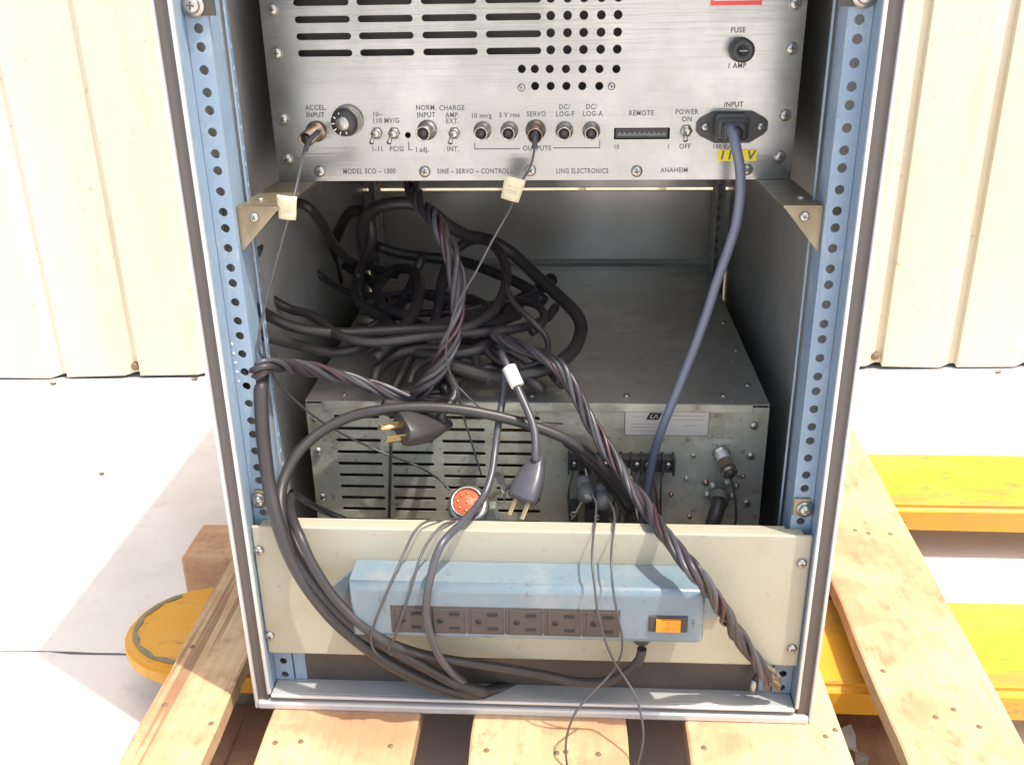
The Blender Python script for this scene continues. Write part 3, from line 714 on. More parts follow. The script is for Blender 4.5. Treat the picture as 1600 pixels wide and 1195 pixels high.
# ------------------------------------------------------------------ lower unit: amplifier chassis
LY = .120; LZ = -.3455
def low(px_, py_): return Y(px_, py_, LY)
def build_lower():
    root = empty('power_amplifier', (0, .34, -.54), 'dull grey-green metal amplifier chassis lying deep in the rack below the cable tangle', 'electronic instrument')
    X0, X1, Z0 = -.2205, .2238, -.535
    holes = []
    zr = [low(700, q).z for q in (651.8, 796)]; n = 9; pz = (zr[0] - zr[1]) / 8
    cols = [(low(a, 706).x, low(c, 706).x) for a, c in ((527, 597), (611, 678), (691.5, 759), (774, 844))]
    for i in range(n + 1):
        for a, c in cols: holes.append(slot(a, c, zr[0] - pz * i, .0019, 4))
    me = curve_mesh([(X0, Z0), (X1, Z0), (X1, LZ - .0035), (X0, LZ - .0035)], holes, .0014, M['galv'], 'vent_plate')
    me.transform(Matrix.Translation((0, LY, 0)) @ ROT_FRONT); world_child('vent_plate', me, root)
    b = MB(); b.bb(X0, X1, LY - .0012, .560, LZ - .0016, LZ, M['galvtop'], .0006)
    b.bb(X0 + .016, X1 - .016, LY - .0030, LY - .0012, LZ - .0085, LZ - .0002, M['galv'], .0006)
    b.add('top_cover', root)
    b = MB(); b.bb(X0, X0 + .0014, LY + .001, .56, Z0, LZ - .0018, M['galv']); b.bb(X1 - .0014, X1, LY + .001, .56, Z0, LZ - .0018, M['galv'])
    b.bb(X0, X1, .558, .56, Z0, LZ - .0018, M['galv']); b.bb(X0 + .0015, X1 - .0015, LY + .001, .557, Z0, Z0 + .0015, M['galv']); b.add('case', root)
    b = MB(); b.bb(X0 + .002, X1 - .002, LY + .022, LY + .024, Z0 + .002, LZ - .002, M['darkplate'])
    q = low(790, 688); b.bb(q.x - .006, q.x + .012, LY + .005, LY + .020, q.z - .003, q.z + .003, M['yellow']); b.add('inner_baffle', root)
    for q in ((492, 654.6), (497, 703.5), (504, 775), (1178, 664), (1173, 711), (1166, 785)): p = low(*q); screw(root, (p.x, LY - .0009, p.z), .0042)
    for q in ((1083, 711), (1077, 806)): p = low(*q); screw(root, (p.x, LY - .0009, p.z), .0026)
    for q in ((538, 617), (831, 618.5), (979, 618.5), (1130, 618.5), (1168, 602), (1150, 548), (1130, 505), (1112, 468)): p = Z(*q, LZ); screw(root, (p.x, p.y, LZ), .0030, up=True)
    # thin seam in the cover
    # nameplate with slanted emblem
    q0, q1 = low(977.5, 639.5), low(1105, 679)
    me = curve_mesh(rrect(q0.x - .0008, q1.x + .0008, q1.z - .0008, q0.z + .0008, .003), [], .0006, M['ink'], 'nameplate'); me.transform(Matrix.Translation((0, LY - .0012, 0)) @ ROT_FRONT); npz = world_child('nameplate', me, root)
    me = curve_mesh(rrect(q0.x, q1.x, q1.z, q0.z, .0025), [], .0004, M['plate'], 'plate_face'); me.transform(Matrix.Translation((0, LY - .0018, 0)) @ ROT_FRONT); world_child('plate_face', me, npz)
    b = MB(); e0, e1 = low(1009, 654), low(1030, 643.5); sl = .0035; y0, y1 = LY - .0023, LY - .0021
    def para(x0, x1, z0, z1, m, ya, yb2):
        b.prism([(x0, z0), (x1 - sl, z0), (x1, z1), (x0 + sl, z1)], ya, yb2, m)
    para(e0.x, e1.x + .003, e0.z, e1.z, M['hole'], y0, y1)
    zc = (e0.z + e1.z) / 2; xc = (e0.x + e1.x + .003) / 2
    b.box((xc - .0030, y0 - .0001, zc), (.0008, .0002, .0045), M['plate'], rot=Matrix.Rotation(R(25), 3, 'Y')); b.box((xc - .0018, y0 - .0001, zc - .0018), (.0024, .0002, .0007), M['plate'])
    b.box((xc + .0008, y0 - .0001, zc), (.0007, .0002, .0042), M['plate'], rot=Matrix.Rotation(R(25), 3, 'Y')); b.box((xc + .0026, y0 - .0001, zc), (.0007, .0002, .0042), M['plate'], rot=Matrix.Rotation(R(-15), 3, 'Y'))
    world_child('emblem', b.mesh('emblem'), npz)
    b = MB(); wdt = q1.x - q0.x
    for fx0, fx1, fz in ((.08, .22, .25), (.52, .95, .2), (.55, .93, .36), (.06, .46, .55), (.06, .5, .68), (.70, .86, .6), (.06, .42, .82)):
        zq = q0.z + (q1.z - q0.z) * fz; b.bb(q0.x + wdt * fx0, q0.x + wdt * fx1, LY - .0022, LY - .00205, zq - .0004, zq + .0004, M['faintink'])
    world_child('faint_print', b.mesh('faint_print'), npz)
    # terminal strip with barriers
    q0, q1 = low(889, 706), low(1050, 729); b = MB(); b.bb(q0.x, q1.x, LY - .012, LY - .0009, q1.z, q0.z, M['black'], .0008); nb = 10
    for i in range(nb + 1):
        xx = q0.x + (q1.x - q0.x) * i / nb; b.bb(xx - .0011, xx + .0011, LY - .0175, LY - .0009, q1.z - .001, q0.z + .002, M['black'])
    ts = b.add('terminal_strip', root)
    for i in (0, 2, 3, 4, 6, 7, 9):
        xx = q0.x + (q1.x - q0.x) * (i + .5) / nb; s_ = screw(ts, (xx, LY - .0122, (q0.z + q1.z) / 2 + .001), .0030)
    # lower terminal blocks
    for px_, py_, w2 in ((896, 797, 14), (932, 802, 40), (1012, 798, 14), (985, 806, 20)):
        p = low(px_, py_); b = MB(); b.bb(p.x - w2 * .0003, p.x + w2 * .0003, LY - .016, LY - .0009, p.z - .020, p.z + .014, M['black'], .001); tb = b.add('terminal_block', root)
        if px_ != 985:
            screw(tb, (p.x, LY - .0163, p.z + .006), .0032); screw(tb, (p.x + .001, LY - .0163, p.z - .009), .0032)
    # small ivory caps
    b = MB(); 
    for q in ((989, 762), (991, 773)): p = low(*q); b.lathe([(0, 0), (.0045, 0), (.0045, .006), (.003, .009), (0, .0095)], M['rubber'], (-.1, -1, -.1), (p.x, LY - .0009, p.z), 14)
    b.add('ivory_cap', root)
    # signal jack at the right and the stout black plug below it
    b = MB(); p = low(1126, 706); d = Vector((.18, -1, -.25))
    b.lathe([(0, 0), (.0085, 0), (.0085, .003), (.0066, .003), (.0066, .013, M['plate']), (.0062, .013, M['gold']), (.0070, .014, M['gold']), (.0070, .024, M['gold']), (.0076, .0245, M['gold']), (.0076, .029, M['brownplastic']), (.0052, .029, M['gold']), (.004, .033, M['black']), (0, .033, M['black'])], M['nickel'], d, (p.x, LY - .0009, p.z), 20)
    b.add('coax_jack', root)
    b = MB(); p = low(1124, 772); b.lathe([(0, 0), (.011, 0), (.011, .003), (.0085, .004), (.0085, .012), (0, .012)], M['scuff'], (-.1, -1, -.4), (p.x, LY - .0009, p.z), 20); b.add('round_receptacle', root)
    # corroded fittings crowding the right-hand side
    for i, (qx, qy, rr) in enumerate(((1102, 752, .0034), (1113, 757, .0042), (1136, 752, .0036), (1150, 757, .0030), (1142, 772, .0032), (1104, 770, .0034), (1160, 742, .0024), (1148, 797, .0024), (1072, 745, .0022), (1048, 770, .0022))):
        p = low(qx, qy); b = MB(); b.lathe([(0, 0), (rr, 0), (rr, .0022), (rr * .6, .0024), (rr * .6, .0046), (0, .005)], M['galv'] if i % 3 else M['gold'], (0, -1, 0), (p.x, LY - .0009, p.z), 6); b.add('hex_fitting', root)
    # short jumper wires tucked under the terminal screws
    rj = random.Random(3)
    for i in range(9):
        xa = 897 + i * 17; p0 = low(xa, 722) + Vector((0, -.012, 0)); p1 = low(xa + rj.uniform(-16, 16), 748 + rj.uniform(0, 12)) + Vector((0, -.020, 0)); p2 = low(xa + rj.uniform(-26, 26), 790 + rj.uniform(0, 20)) + Vector((0, -.014, 0))
        b = MB(); b.tube(smooth_path([p0, p1, p2], .004), .0011, [M['cable'], M['redwire'], M['wire'], M['rubber']][(i * 7) % 4 if i % 4 else 0], 6); b.add('jumper_wire', root)
    # faded silk-screen
    for a, c, yy in ((1103, 1150, 683), (1112, 1143, 694), (905, 930, 680), (905, 925, 692)):
        b = MB(); p, q = low(a, yy), low(c, yy); n_ = int((q.x - p.x) / .0022)
        for i in range(n_):
            if i % 5 == 3: continue
            b.bb(p.x + i * .0022, p.x + i * .0022 + .0024, LY - .0011, LY - .0008, p.z - .001, p.z + .001, M['faintink'])
        b.add('faded_print', root)
build_lower()

# ------------------------------------------------------------------ power strip
SY = -.050
def st(px_, py_, y=SY): return Y(px_, py_, y)
def build_strip():
    root = empty('power_strip', (0, -.006, -.495), 'blue-grey six-outlet power strip with amber switch mounted on the cream panel', 'power strip')
    b = MB(); k = b.mi(M['strip'])
    # body: box with sloped back corners at the ends
    fr = [(-.1500, -.050), (.1500, -.050)]
    plan = [(-.150, SY), (.150, SY), (.1500, -.030), (.140, -.0130), (-.150, -.0130)]
    z0, z1 = -.4935, -.4385
    A = [b.bm.verts.new((x, y, z1)) for x, y in plan]; B = [b.bm.verts.new((x, y, z0)) for x, y in plan]; n_ = len(plan)
    b.bm.faces.new(A); b.bm.faces.new(B[::-1])
    for i in range(n_): b.bm.faces.new((A[i], B[i], B[(i + 1) % n_], A[(i + 1) % n_]))
    for f in b.bm.faces: f.material_index = k
    bmesh.ops.recalc_face_normals(b.bm, faces=b.bm.faces)
    es = [e for e in b.bm.edges if all(v.co.y < -.02 for v in e.verts) or (abs(e.verts[0].co.z - e.verts[1].co.z) < 1e-6 and max(v.co.y for v in e.verts) < -.014 and min(v.co.y for v in e.verts) < -.04)]
    bmesh.ops.bevel(b.bm, geom=es, offset=.0065, segments=5, affect='EDGES', profile=.5)
    for f in b.bm.faces: f.smooth = True; f.material_index = k
    me = b.mesh('housing'); 
    for p in me.polygons: p.use_smooth = len(p.vertices) == 4 and p.area < .0023
    world_child('housing', me, root)
    # mounting ears
    for s in (-1, 1):
        b = MB(); x0 = -.1495 if s < 0 else .1380; x1 = -.1730 if s < 0 else .1690
        b.prism([(x0, -.4440), (x1, -.4660), (x1, -.4880), (x0, -.4935)], -.0160, -.0127, M['strip']); b.add('mounting_ear', root)
    # outlets
    x0, x1, za, zb = -.1155, .0795, -.4865, -.4585; cw = (x1 - x0) / 6
    for i in range(6):
        a, c = x0 + cw * i, x0 + cw * (i + 1); b = MB()
        b.bb(a + .0002, c - .0002, SY - .0006, SY + .004, za, zb, M['brownplastic'], .0006)
        b.bb(a + .0040, c - .0020, SY - .0014, SY - .0005, za + .002, zb - .002, M['brownplastic'], .0004)
        o = b.add('outlet', root); b = MB()
        xm = (a + c) / 2
        b.lathe([(.0027, 0), (.0027, .0004), (0, .0004)], M['hole'], (0, -1, 0), (xm - .0060, SY - .0014, (za + zb) / 2), 14)
        b.bb(xm + .0015, xm + .0105, SY - .0019, SY - .0013, zb - .0085, zb - .0055, M['hole']); b.bb(xm + .0015, xm + .0105, SY - .0019, SY - .0013, za + .0055, za + .0080, M['hole'])
        world_child('contact_slots', b.mesh('contact_slots'), o)
        if i: 
            b = MB(); b.prism([(a - .0008, za - .0005), (a + .0008, za - .0005), (a, za + .005)], SY - .0022, SY - .0015, M['strip']); b.add('bezel_notch', root)
    p0, p1 = st(1014, 961), st(1073.6, 985); b = MB(); b.bb(p0.x, p1.x, SY - .0016, SY + .002, p1.z - .001, p0.z, M['black'], .0008)
    sw = b.add('switch_frame', root)
    q0, q1 = p0.x + .0060, p1.x - .0062; b = MB(); zc = (p0.z + p1.z) / 2 - .0005
    b.prism([(q0, zc - .0058), (q1, zc - .0058), (q1, zc + .0058), (q0, zc + .0058)], SY - .0042, SY - .0017, M['orange'])
    b.bb(q0 + .010, q1 - .010, SY - .0047, SY - .0042, zc - .005, zc + .005, M['orange'], .0003)
    world_child('rocker', b.mesh('rocker'), sw)
    p = st(1083, 973); b = MB(); b.bb(p.x - .0012, p.x + .0010, SY - .0004, SY + .001, p.z - .001, p.z + .0005, M['ink']); b.bb(p.x - .0006, p.x + .0006, SY - .0004, SY + .001, p.z + .0015, p.z + .0035, M['ink']); b.bb(p.x - .0006, p.x + .0006, SY - .0004, SY + .001, p.z - .0045, p.z - .0025, M['ink']); b.add('switch_mark', root)
    p = Y(1003, 1010, -.034); b = MB(); b.lathe([(0, 0), (.0095, 0), (.0095, .004), (.0065, .010), (0, .010)], M['black'], (-.1, 0, -1), (p.x, -.034, -.4930), 16); b.add('cord_grommet', root)
build_strip()

# ------------------------------------------------------------------ cables
def path(pts, step=.005):
    """pts: (px, py, y) at depth y, or (px, py, 'z', height) resting at a height"""
    out = []
    for p in pts: out.append(Z(p[0], p[1], p[3]) if len(p) == 4 else Y(*p))
    return smooth_path(out, step)
def cable(name, pts, r, m, label, cat='cable', group=None, seg=8, step=.005):
    P = path(pts, step); root = empty(name, P[0], label, cat, group)
    b = MB(); b.tube(P, r, m, seg); b.add('jacket', root); return root, P
def plain(name, pts, r, m, label, cat='cable', group=None, seg=8, step=.005):
    P = path(pts, step); b = MB(); b.tube(P, r, m, seg); return tag(b.add(name), label, cat, group), P
def tape(parent, p, d, wd, ln, m, label, name='tape_flag'):
    """a folded strip of tape hanging round the cable: two leaves with a curl"""
    d = Vector(d).normalized(); sd_ = Vector((1, 0, 0)); sd_ = (sd_ - d * sd_.dot(d)).normalized(); nn = d.cross(sd_)
    b = MB(); k = b.mi(m); n_ = 6
    G = []
    for i in range(n_ + 1):
        row = []
        for j in range(5):
            u = (j / 4 - .5); v = i / n_ - .5; cur = .0018 * math.cos(u * 3) + .0012 * math.sin(v * 4)
            row.append(b.bm.verts.new(Vector(p) + sd_ * (u * wd * (1 + .15 * v)) + d * v * ln + nn * (-cur - .001)))
        G.append(row)
    for i in range(n_):
        for j in range(4):
            f = b.bm.faces.new((G[i][j], G[i][j + 1], G[i + 1][j + 1], G[i + 1][j])); f.material_index = k; f.smooth = True
    r_ = bmesh.ops.extrude_face_region(b.bm, geom=list(b.bm.faces)); bmesh.ops.translate(b.bm, vec=nn * .0009, verts=[v for v in r_['geom'] if isinstance(v, bmesh.types.BMVert)])
    o = world_child(name, b.mesh(name), parent, label)
    b = MB(); rt = random.Random(int(wd * 1e5))
    for i in range(5):
        a = Vector(p) + sd_ * (-wd * .28) + d * (ln * (.22 - .1 * i)) + nn * -.0032; pts_ = [a + sd_ * (wd * .11 * j) + d * rt.uniform(-.0007, .0007) for j in range(6)]
        if i != 2: b.tube(pts_, .00016, M['faintink'], 4)
    world_child('pencil_marks', b.mesh('pencil_marks'), o)
    return o
def harness(name, pts, R0, strands, label, twist=55.0, taper=None, cat='wiring harness'):
    """several insulated wires twisted round a common path; each strand its own mesh"""
    P = path(pts, .0035); root = empty(name, P[0], label, cat); n_ = len(P); L = [0]
    for a, c in zip(P[:-1], P[1:]): L.append(L[-1] + (c - a).length)
    fr = []; t0 = (P[1] - P[0]).normalized(); up = t0.orthogonal().normalized()
    for i in range(n_):
        t = (P[min(i + 1, n_ - 1)] - P[max(i - 1, 0)]).normalized(); up = (up - t * up.dot(t)).normalized(); fr.append((up.copy(), t.cross(up)))
    N = len(strands)
    for s, (m, rs) in enumerate(strands):
        pp = []
        ph0 = random.uniform(-.25, .25)
        for i in range(n_):
            a = 2 * math.pi * s / N + L[i] * twist + ph0 + .35 * math.sin(L[i] * 31 + s * 1.7)
            rr = (R0 - rs) * (1 + .16 * math.sin(L[i] * 47 + s * 2.1))
            if s == 0 and N > 4: rr *= .25
            u, v = fr[i]; pp.append(P[i] + (u * math.cos(a) + v * math.sin(a)) * rr)
        b = MB(); b.tube(pp, rs, m, 7); b.add('strand', root)
    return root, P

# -- accelerometer lead (far left), with a paper flag
r1, P1 = cable('thin_coax_lead', [(491, 213, .094), (481, 222, .085), (474, 240, .062), (468, 270, .036), (455, 325, .010), (440, 380, .008), (421, 450, .008), (410, 495, .008), (404, 530, .006), (406, 552, .008), (414, 562, .014), (424, 580, .030), (436, 600, .060), (466, 630, .085), (500, 657, .100), (545, 683, .104), (600, 708, .104), (650, 727, .100), (685, 748, .085), (702, 765, .070)], .00110, M['wire'],
               'thin grey lead with a tape flag hanging from the accelerometer input at far left', 'signal cable')
b = MB(); b.tube(path([(497, 206, .100), (489, 214, .092), (482, 222, .086), (477, 236, .082)]), [.0030, .0029] + [.0024] * 3 + [.0019] * 40 if False else .0021, M['cablegrey'], 10); b.add('strain_relief', r1)
tape(r1, Y(449, 324, .008), (.12, 0, 1), (.0145), .019, M['paper'], 'yellowed paper flag with faint pencil marks')
# -- servo lead
r2, P2 = cable('thin_coax_lead', [(837, 207, .100), (836, 222, .092), (834, 240, .088), (828, 262, .084), (812, 290, .080), (798, 325, .074), (770, 375, .066), (742, 428, .060), (720, 465, .060), (706, 500, .062), (698, 535, .066), (697, 560, .070), (704, 585, .074), (714, 610, .078), (724, 650, .086), (735, 685, .094), (744, 715, .098), (752, 742, .095)], .00095, M['wire'],
               'thin grey lead running from the servo output behind a folded tape flag', 'signal cable')
b = MB(); b.tube(path([(837, 203, .104), (836, 215, .096), (835, 232, .091)]), .0023, M['cablegrey'], 10); b.add('strain_relief', r2)
tape(r2, Y(801, 295, .076), (.28, 0, 1), .0165, .020, M['paper'], 'cream folded paper flag')
# -- blue mains cord with moulded plug at the inlet
r3, P3 = cable('mains_cord', [(1141, 200, .088), (1146, 212, .080), (1151, 235, .078), (1156, 262, .078), (1157, 300, .078), (1150, 350, .080), (1136, 395, .084), (1120, 440, .088), (1104, 490, .090), (1086, 540, .092), (1070, 580, .092), (1052, 625, .090), (1036, 665, .092), (1024, 700, .098), (1018, 725, .104), (1012, 760, .108), (1006, 800, .112), (1000, 830, .112)], .00425, M['bluecord'],
               'slate blue power cord dropping from the inlet plug to the lower chassis', 'power cord', seg=14)
p = Y(1141, 198, .108); b = MB()
b.box((p.x, .106, p.z), (.027, .026, .0195), M['black'], .004, seg=3)
b.box((p.x + .0005, .090, p.z - .001), (.020, .012, .015), M['black'], .004, seg=3)
b.cyl((p.x + .001, .086, p.z - .002), P3[2], .0065, M['black'], .0052, 14)
b.add('inlet_plug', r3)

# -- twisted harnesses
purp = [(M['purple'], .0031), (M['purple'], .0029), (M['cablegrey'], .0025), (M['cable'], .0029), (M['redwire'], .0019), (M['cablegrey'], .0026), (M['purple'], .0022)]
harness('twisted_harness', [(642, 285, .235), (650, 305, .205), (665, 328, .170), (682, 350, .140), (697, 378, .120), (709, 410, .108), (715, 445, .100), (715, 480, .096), (710, 515, .092), (700, 545, .088), (684, 578, .086), (664, 602, .088), (652, 616, .094)], .0080, purp,
        'twisted bundle of dark wires hanging from behind the upper unit, with one red strand', 60)
harness('twisted_harness', [(392, 604, .030), (396, 588, .010), (410, 574, .002), (432, 570, .020), (462, 573, .050), (500, 580, .075), (540, 590, .088), (580, 602, .094), (620, 618, .098), (655, 622, .100), (690, 612, .108), (712, 596, .120)], .0069, purp,
        'twisted bundle of purplish wires crossing from the left rail to the middle tangle', 62)
harness('twisted_harness', [(770, 520, .150), (800, 538, .135), (840, 553, .118), (872, 572, .104), (895, 606, .094), (915, 645, .086), (942, 692, .070), (972, 737, .050), (1004, 785, .018), (1036, 830, -.022), (1064, 866, -.046), (1088, 896, -.062), (1112, 928, -.056), (1134, 962, -.040), (1158, 1000, -.028), (1182, 1034, -.022), (1202, 1058, -.018)], .0069, purp,
        'long twisted bundle of wires slanting over the right end of the power strip', 62)
ha = [o for o in bpy.data.objects if o.get('label', '').startswith('long twisted')][0]
b = MB(); 
for i in range(13):
    e = Y(1208 + random.uniform(-13, 13), 1070 + random.uniform(-12, 10), -.016 + random.uniform(-.004, .002)); s_ = Y(1192 + random.uniform(-7, 7), 1040, -.022)
    b.tube(smooth_path([s_, (s_ + e) * .5 + Vector((random.uniform(-.003, .003), random.uniform(-.003, .003), 0)), e], .003), .0026, M['copper'], 6)
b.add('frayed_end', ha)
b = MB(); p = Y(1176, 1072, -.012); b.cyl(p + Vector((0, 0, -.006)), p + Vector((.001, 0, .008)), .0030, M['screw'], seg=12); b.cyl(p + Vector((.001, 0, .008)), Y(1192, 1046, -.012), .0026, M['cable'], seg=10); b.add('crimp_lug', ha)

# -- thick black cables that hang over the cream panel
plain('black_power_cable', [(425, 560, .060), (412, 578, .030), (408, 602, .004), (409, 650, -.002), (413, 700, -.004), (421, 760, -.012), (434, 815, -.024), (452, 865, -.030), (480, 915, -.034), (520, 965, -.040), (562, 1002, -.042), (610, 1036, -.038), (660, 1062, -.032), (705, 1078, -.026), (750, 1082, -.014), (800, 1072, .004), (840, 1060, .020)], .0060, M['cable'],
      'thick black cable hanging down inside the left rail and sweeping over the cream panel', 'power cable', seg=14)
plain('black_power_cable', [(985, 790, .098), (972, 770, .094), (950, 742, .088), (922, 712, .082), (888, 688, .078), (840, 668, .076), (780, 651, .074), (720, 640, .072), (660, 636, .070), (600, 640, .066), (550, 650, .062), (505, 672, .052), (470, 702, .038), (448, 738, .024), (438, 775, .008), (443, 820, -.014), (462, 868, -.028), (494, 915, -.034), (536, 962, -.040), (580, 996, -.044), (630, 1022, -.044), (680, 1050, -.038), (720, 1070, -.030), (760, 1080, -.022)], .0050, M['cable'],
      'black cable arching across the lower chassis and down over the left of the panel', 'power cable', seg=14)
plain('black_power_cable', [(1003, 1013, -.034), (1000, 1028, -.034), (985, 1045, -.034), (962, 1059, -.032), (935, 1066, -.028), (895, 1064, -.024), (850, 1054, -.022), (800, 1045, -.024), (740, 1036, -.030), (690, 1028, -.036), (640, 1016, -.044), (600, 1000, -.050), (560, 972, -.050), (520, 930, -.044), (488, 880, -.038), (470, 840, -.030), (458, 812, -.012), (452, 790, .010), (455, 775, .040)], .0042, M['cable'],
      'black cord leaving the underside of the power strip and looping back left', 'power cord', seg=12)
plain('charcoal_cord', [(788, 575, .110), (787, 610, .100), (780, 655, .080), (774, 700, .062), (768, 742, .040), (754, 778, .020), (728, 810, -.012), (690, 850, -.046), (673, 900, -.058), (666, 950, -.060), (672, 990, -.056), (688, 1028, -.046), (708, 1052, -.036), (732, 1072, -.024)], .0034, M['cablegrey'],
      'slim charcoal cord curving down in front of the first and second outlets', 'cord', seg=12)
plain('black_power_cable', [(455, 768, .050), (470, 778, .060), (490, 790, .080), (515, 802, .090), (540, 812, .092)], .0032, M['purple'],
      'short dark cable end curling behind the top left of the cream panel', 'cable')

# -- thin wires over the panel
plain('thin_wire', [(728, 806, .030), (700, 812, .008), (668, 814, -.010), (648, 830, -.022), (632, 862, -.034), (615, 900, -.054), (600, 935, -.058), (586, 970, -.058), (580, 995, -.056), (584, 1015, -.052), (596, 1026, -.048)], .0011, M['wire'],
      'thin grey wire looping down in front of the left end of the power strip', 'wire')
plain('thin_wire', [(742, 808, .030), (716, 813, .006), (692, 820, -.014), (672, 842, -.028), (656, 872, -.046), (645, 910, -.058), (632, 950, -.058), (620, 985, -.056), (612, 1005, -.054), (604, 1018, -.048)], .0012, M['wire'],
      'thin grey wire falling across the first outlet, right beside another looped wire', 'wire')
plain('thin_wire', [(924, 772, .060), (931, 785, .042), (931, 802, .016), (930, 816, -.004), (927, 838, -.022), (925, 875, -.046), (929, 915, -.060), (934, 955, -.064), (944, 995, -.062), (958, 1030, -.056), (976, 1058, -.052), (992, 1085, -.060), (1002, 1118, -.068), (1005, 1155, -.076), (996, 1198, -.085), (985, 1240, -.09)], .0010, M['wire'],
      'thin wire falling over the last outlet and over the pallet, ending to the right', 'wire')
plain('thin_wire', [(950, 782, .050), (957, 793, .028), (960, 805, .010), (960, 818, -.006), (958, 836, -.020), (956, 850, -.028), (955, 880, -.048), (958, 920, -.062), (965, 960, -.064), (972, 995, -.062), (970, 1024, -.056), (956, 1050, -.052), (928, 1080, -.058), (902, 1108, -.066), (888, 1140, -.074), (884, 1175, -.08), (892, 1230, -.09)], .0010, M['wire'],
      'thin wire crossing its twin below the last outlet and hanging to the left', 'wire')
plain('thin_wire', [(716, 604, .085), (740, 628, .082), (766, 648, .086), (800, 655, .096), (850, 660, .104), (880, 662, .108)], .0008, M['wire'],
      'hair-thin wire branching right across the top of the lower chassis vents', 'wire')
plain('thin_wire', [(611, 690, .098), (610, 725, .100), (609, 770, .100), (608, 812, .100)], .0016, M['cable'],
      'short black wire hanging straight down in front of the second vent column', 'wire')
plain('thin_wire', [(1138, 736, .090), (1143, 752, .092), (1148, 775, .094), (1150, 800, .096), (1148, 830, .098)], .0013, M['wire'],
      'grey wire dropping from the brass jack at the right of the lower chassis', 'wire')
plain('stout_black_lead', [(1124, 780, .108), (1121, 795, .100), (1116, 810, .094), (1110, 832, .090)], .0072, M['black'],
      'stout black lead going down from the round receptacle at lower right', 'lead', seg=14)
plain('stout_black_lead', [(885, 690, .112), (905, 705, .100), (935, 735, .095), (960, 765, .098), (980, 800, .104)], .0050, M['cable'],
      'black lead disappearing among the terminal blocks of the lower chassis', 'lead', seg=12)

# -- two round grey plugs
for px_, py_, lab in ((912, 752, 'grey round plug, upper one of the pair below the terminal strip'), (938, 764, 'grey round plug, lower one of the pair below the terminal strip')):
    p = Y(px_, py_ - 14, .112); d = Vector((.10, -1, -.75)); root = empty('round_plug', p, lab, 'plug')
    b = MB(); b.lathe([(0, 0), (.0042, 0), (.0042, .006), (.0070, .0062, M['plate']), (.0070, .013, M['plate']), (.0080, .0135, M['greyknob']), (.0084, .024, M['greyknob']), (.0055, .030, M['greyknob']), (0, .031, M['greyknob'])], M['nickel'], d, p, 20)
    b.add('plug_body', root)

# -- mains plugs
def us_plug(name, tip_dir, side, centre, s, body_m, label, cord_pts, cord_r, cord_m, prong_ground=True, parts=None):
    """moulded three-prong plug: body tapers to the cord, two flat blades and a round ground pin"""
    t = Vector(tip_dir).normalized(); sd_ = Vector(side); sd_ = (sd_ - t * sd_.dot(t)).normalized(); nn = t.cross(sd_); c = Vector(centre)
    root = empty(name, c, label, 'power cord')
    b = MB(); k = b.mi(body_m)
    sec = [(-.032, .0045, .0045), (-.026, .0060, .0055), (-.018, .0100, .0070), (-.008, .0130, .0085), (.002, .0138, .0090), (.010, .0135, .0092), (.012, .0125, .0085)]
    rings = []
    for d_, a_, c_ in sec:
        ring = []
        for j in range(16):
            an = 2 * math.pi * j / 16; ca, sa = math.cos(an), math.sin(an)
            ex = lambda v: math.copysign(abs(v) ** .6, v)
            ring.append(b.bm.verts.new(c + t * d_ * s + sd_ * ex(ca) * a_ * s + nn * ex(sa) * c_ * s))
        rings.append(ring)
    for A, B in zip(rings[:-1], rings[1:]):
        for j in range(16):
            f = b.bm.faces.new((A[j], A[(j + 1) % 16], B[(j + 1) % 16], B[j])); f.smooth = True; f.material_index = k
    b.bm.faces.new(rings[0][::-1]).material_index = k; b.bm.faces.new(rings[-1]).material_index = k
    b.add('plug_body', root)
    Rm = Matrix((sd_, nn, t)).transposed()
    for q in (-1, 1):
        b = MB(); b.box(c + (t * .0195 + sd_ * .0063 * q - nn * .002) * s, ((.0016 if prong_ground else .0040) * s, (.0064 if prong_ground else .0020) * s, .017 * s), M['brass'], .0004, rot=Rm); b.add('blade', root)
    if prong_ground:
        b = MB(); p0 = c + (t * .012 + nn * .0045) * s; b.cyl(p0, p0 + t * .020 * s, .0024 * s, M['brass'], .0020 * s, 12); b.add('ground_pin', root)
    P = smooth_path([c - t * .028 * s] + [Vector(q) for q in path(cord_pts, .01)[::4]], .005)
    b = MB(); b.tube(P, cord_r, cord_m, 12); b.add('cord', root)
    return root
cB = Y(823, 762, .026)
plB = us_plug('plugged_cord', Y(801, 808, .006) - Y(830, 738, .034), (1, -.1, .25), cB, 1.0, M['cablegrey'], 'charcoal cord with white tape ring and three-prong plug dangling above the cream panel',
        [(837, 716, .038), (839, 695, .046), (834, 668, .056), (822, 635, .072), (808, 605, .082), (796, 575, .096), (782, 548, .110), (764, 522, .125)], .0036, M['cablegrey'], False)
b = MB(); p = Y(802, 588, .088); a_ = Y(795, 574, .094); c_ = Y(809, 603, .082); b.cyl(a_, c_, .0066, M['white'], .0062, 12); b.add('tape_ring', plB)
cA = Y(648, 668, .060)
plA = us_plug('plugged_cord', Y(590, 668, .040) - Y(660, 660, .070), (0, -1, -.3), cA, 1.18, M['black'], 'black cord with three-prong brass plug pointing left beneath the tangle',
        [(690, 648, .074), (705, 632, .084), (712, 612, .092), (705, 590, .100), (690, 570, .115)], .0042, M['cable'])
b = MB(); b.box(Y(628, 640, .075), (.036, .010, .016), M['black'], .004, rot=Matrix.Rotation(R(8), 3, 'Y')); b.box(Y(672, 643, .078), (.026, .010, .014), M['black'], .004, rot=Matrix.Rotation(R(-14), 3, 'Y')); b.add('tape_wrap', plA)

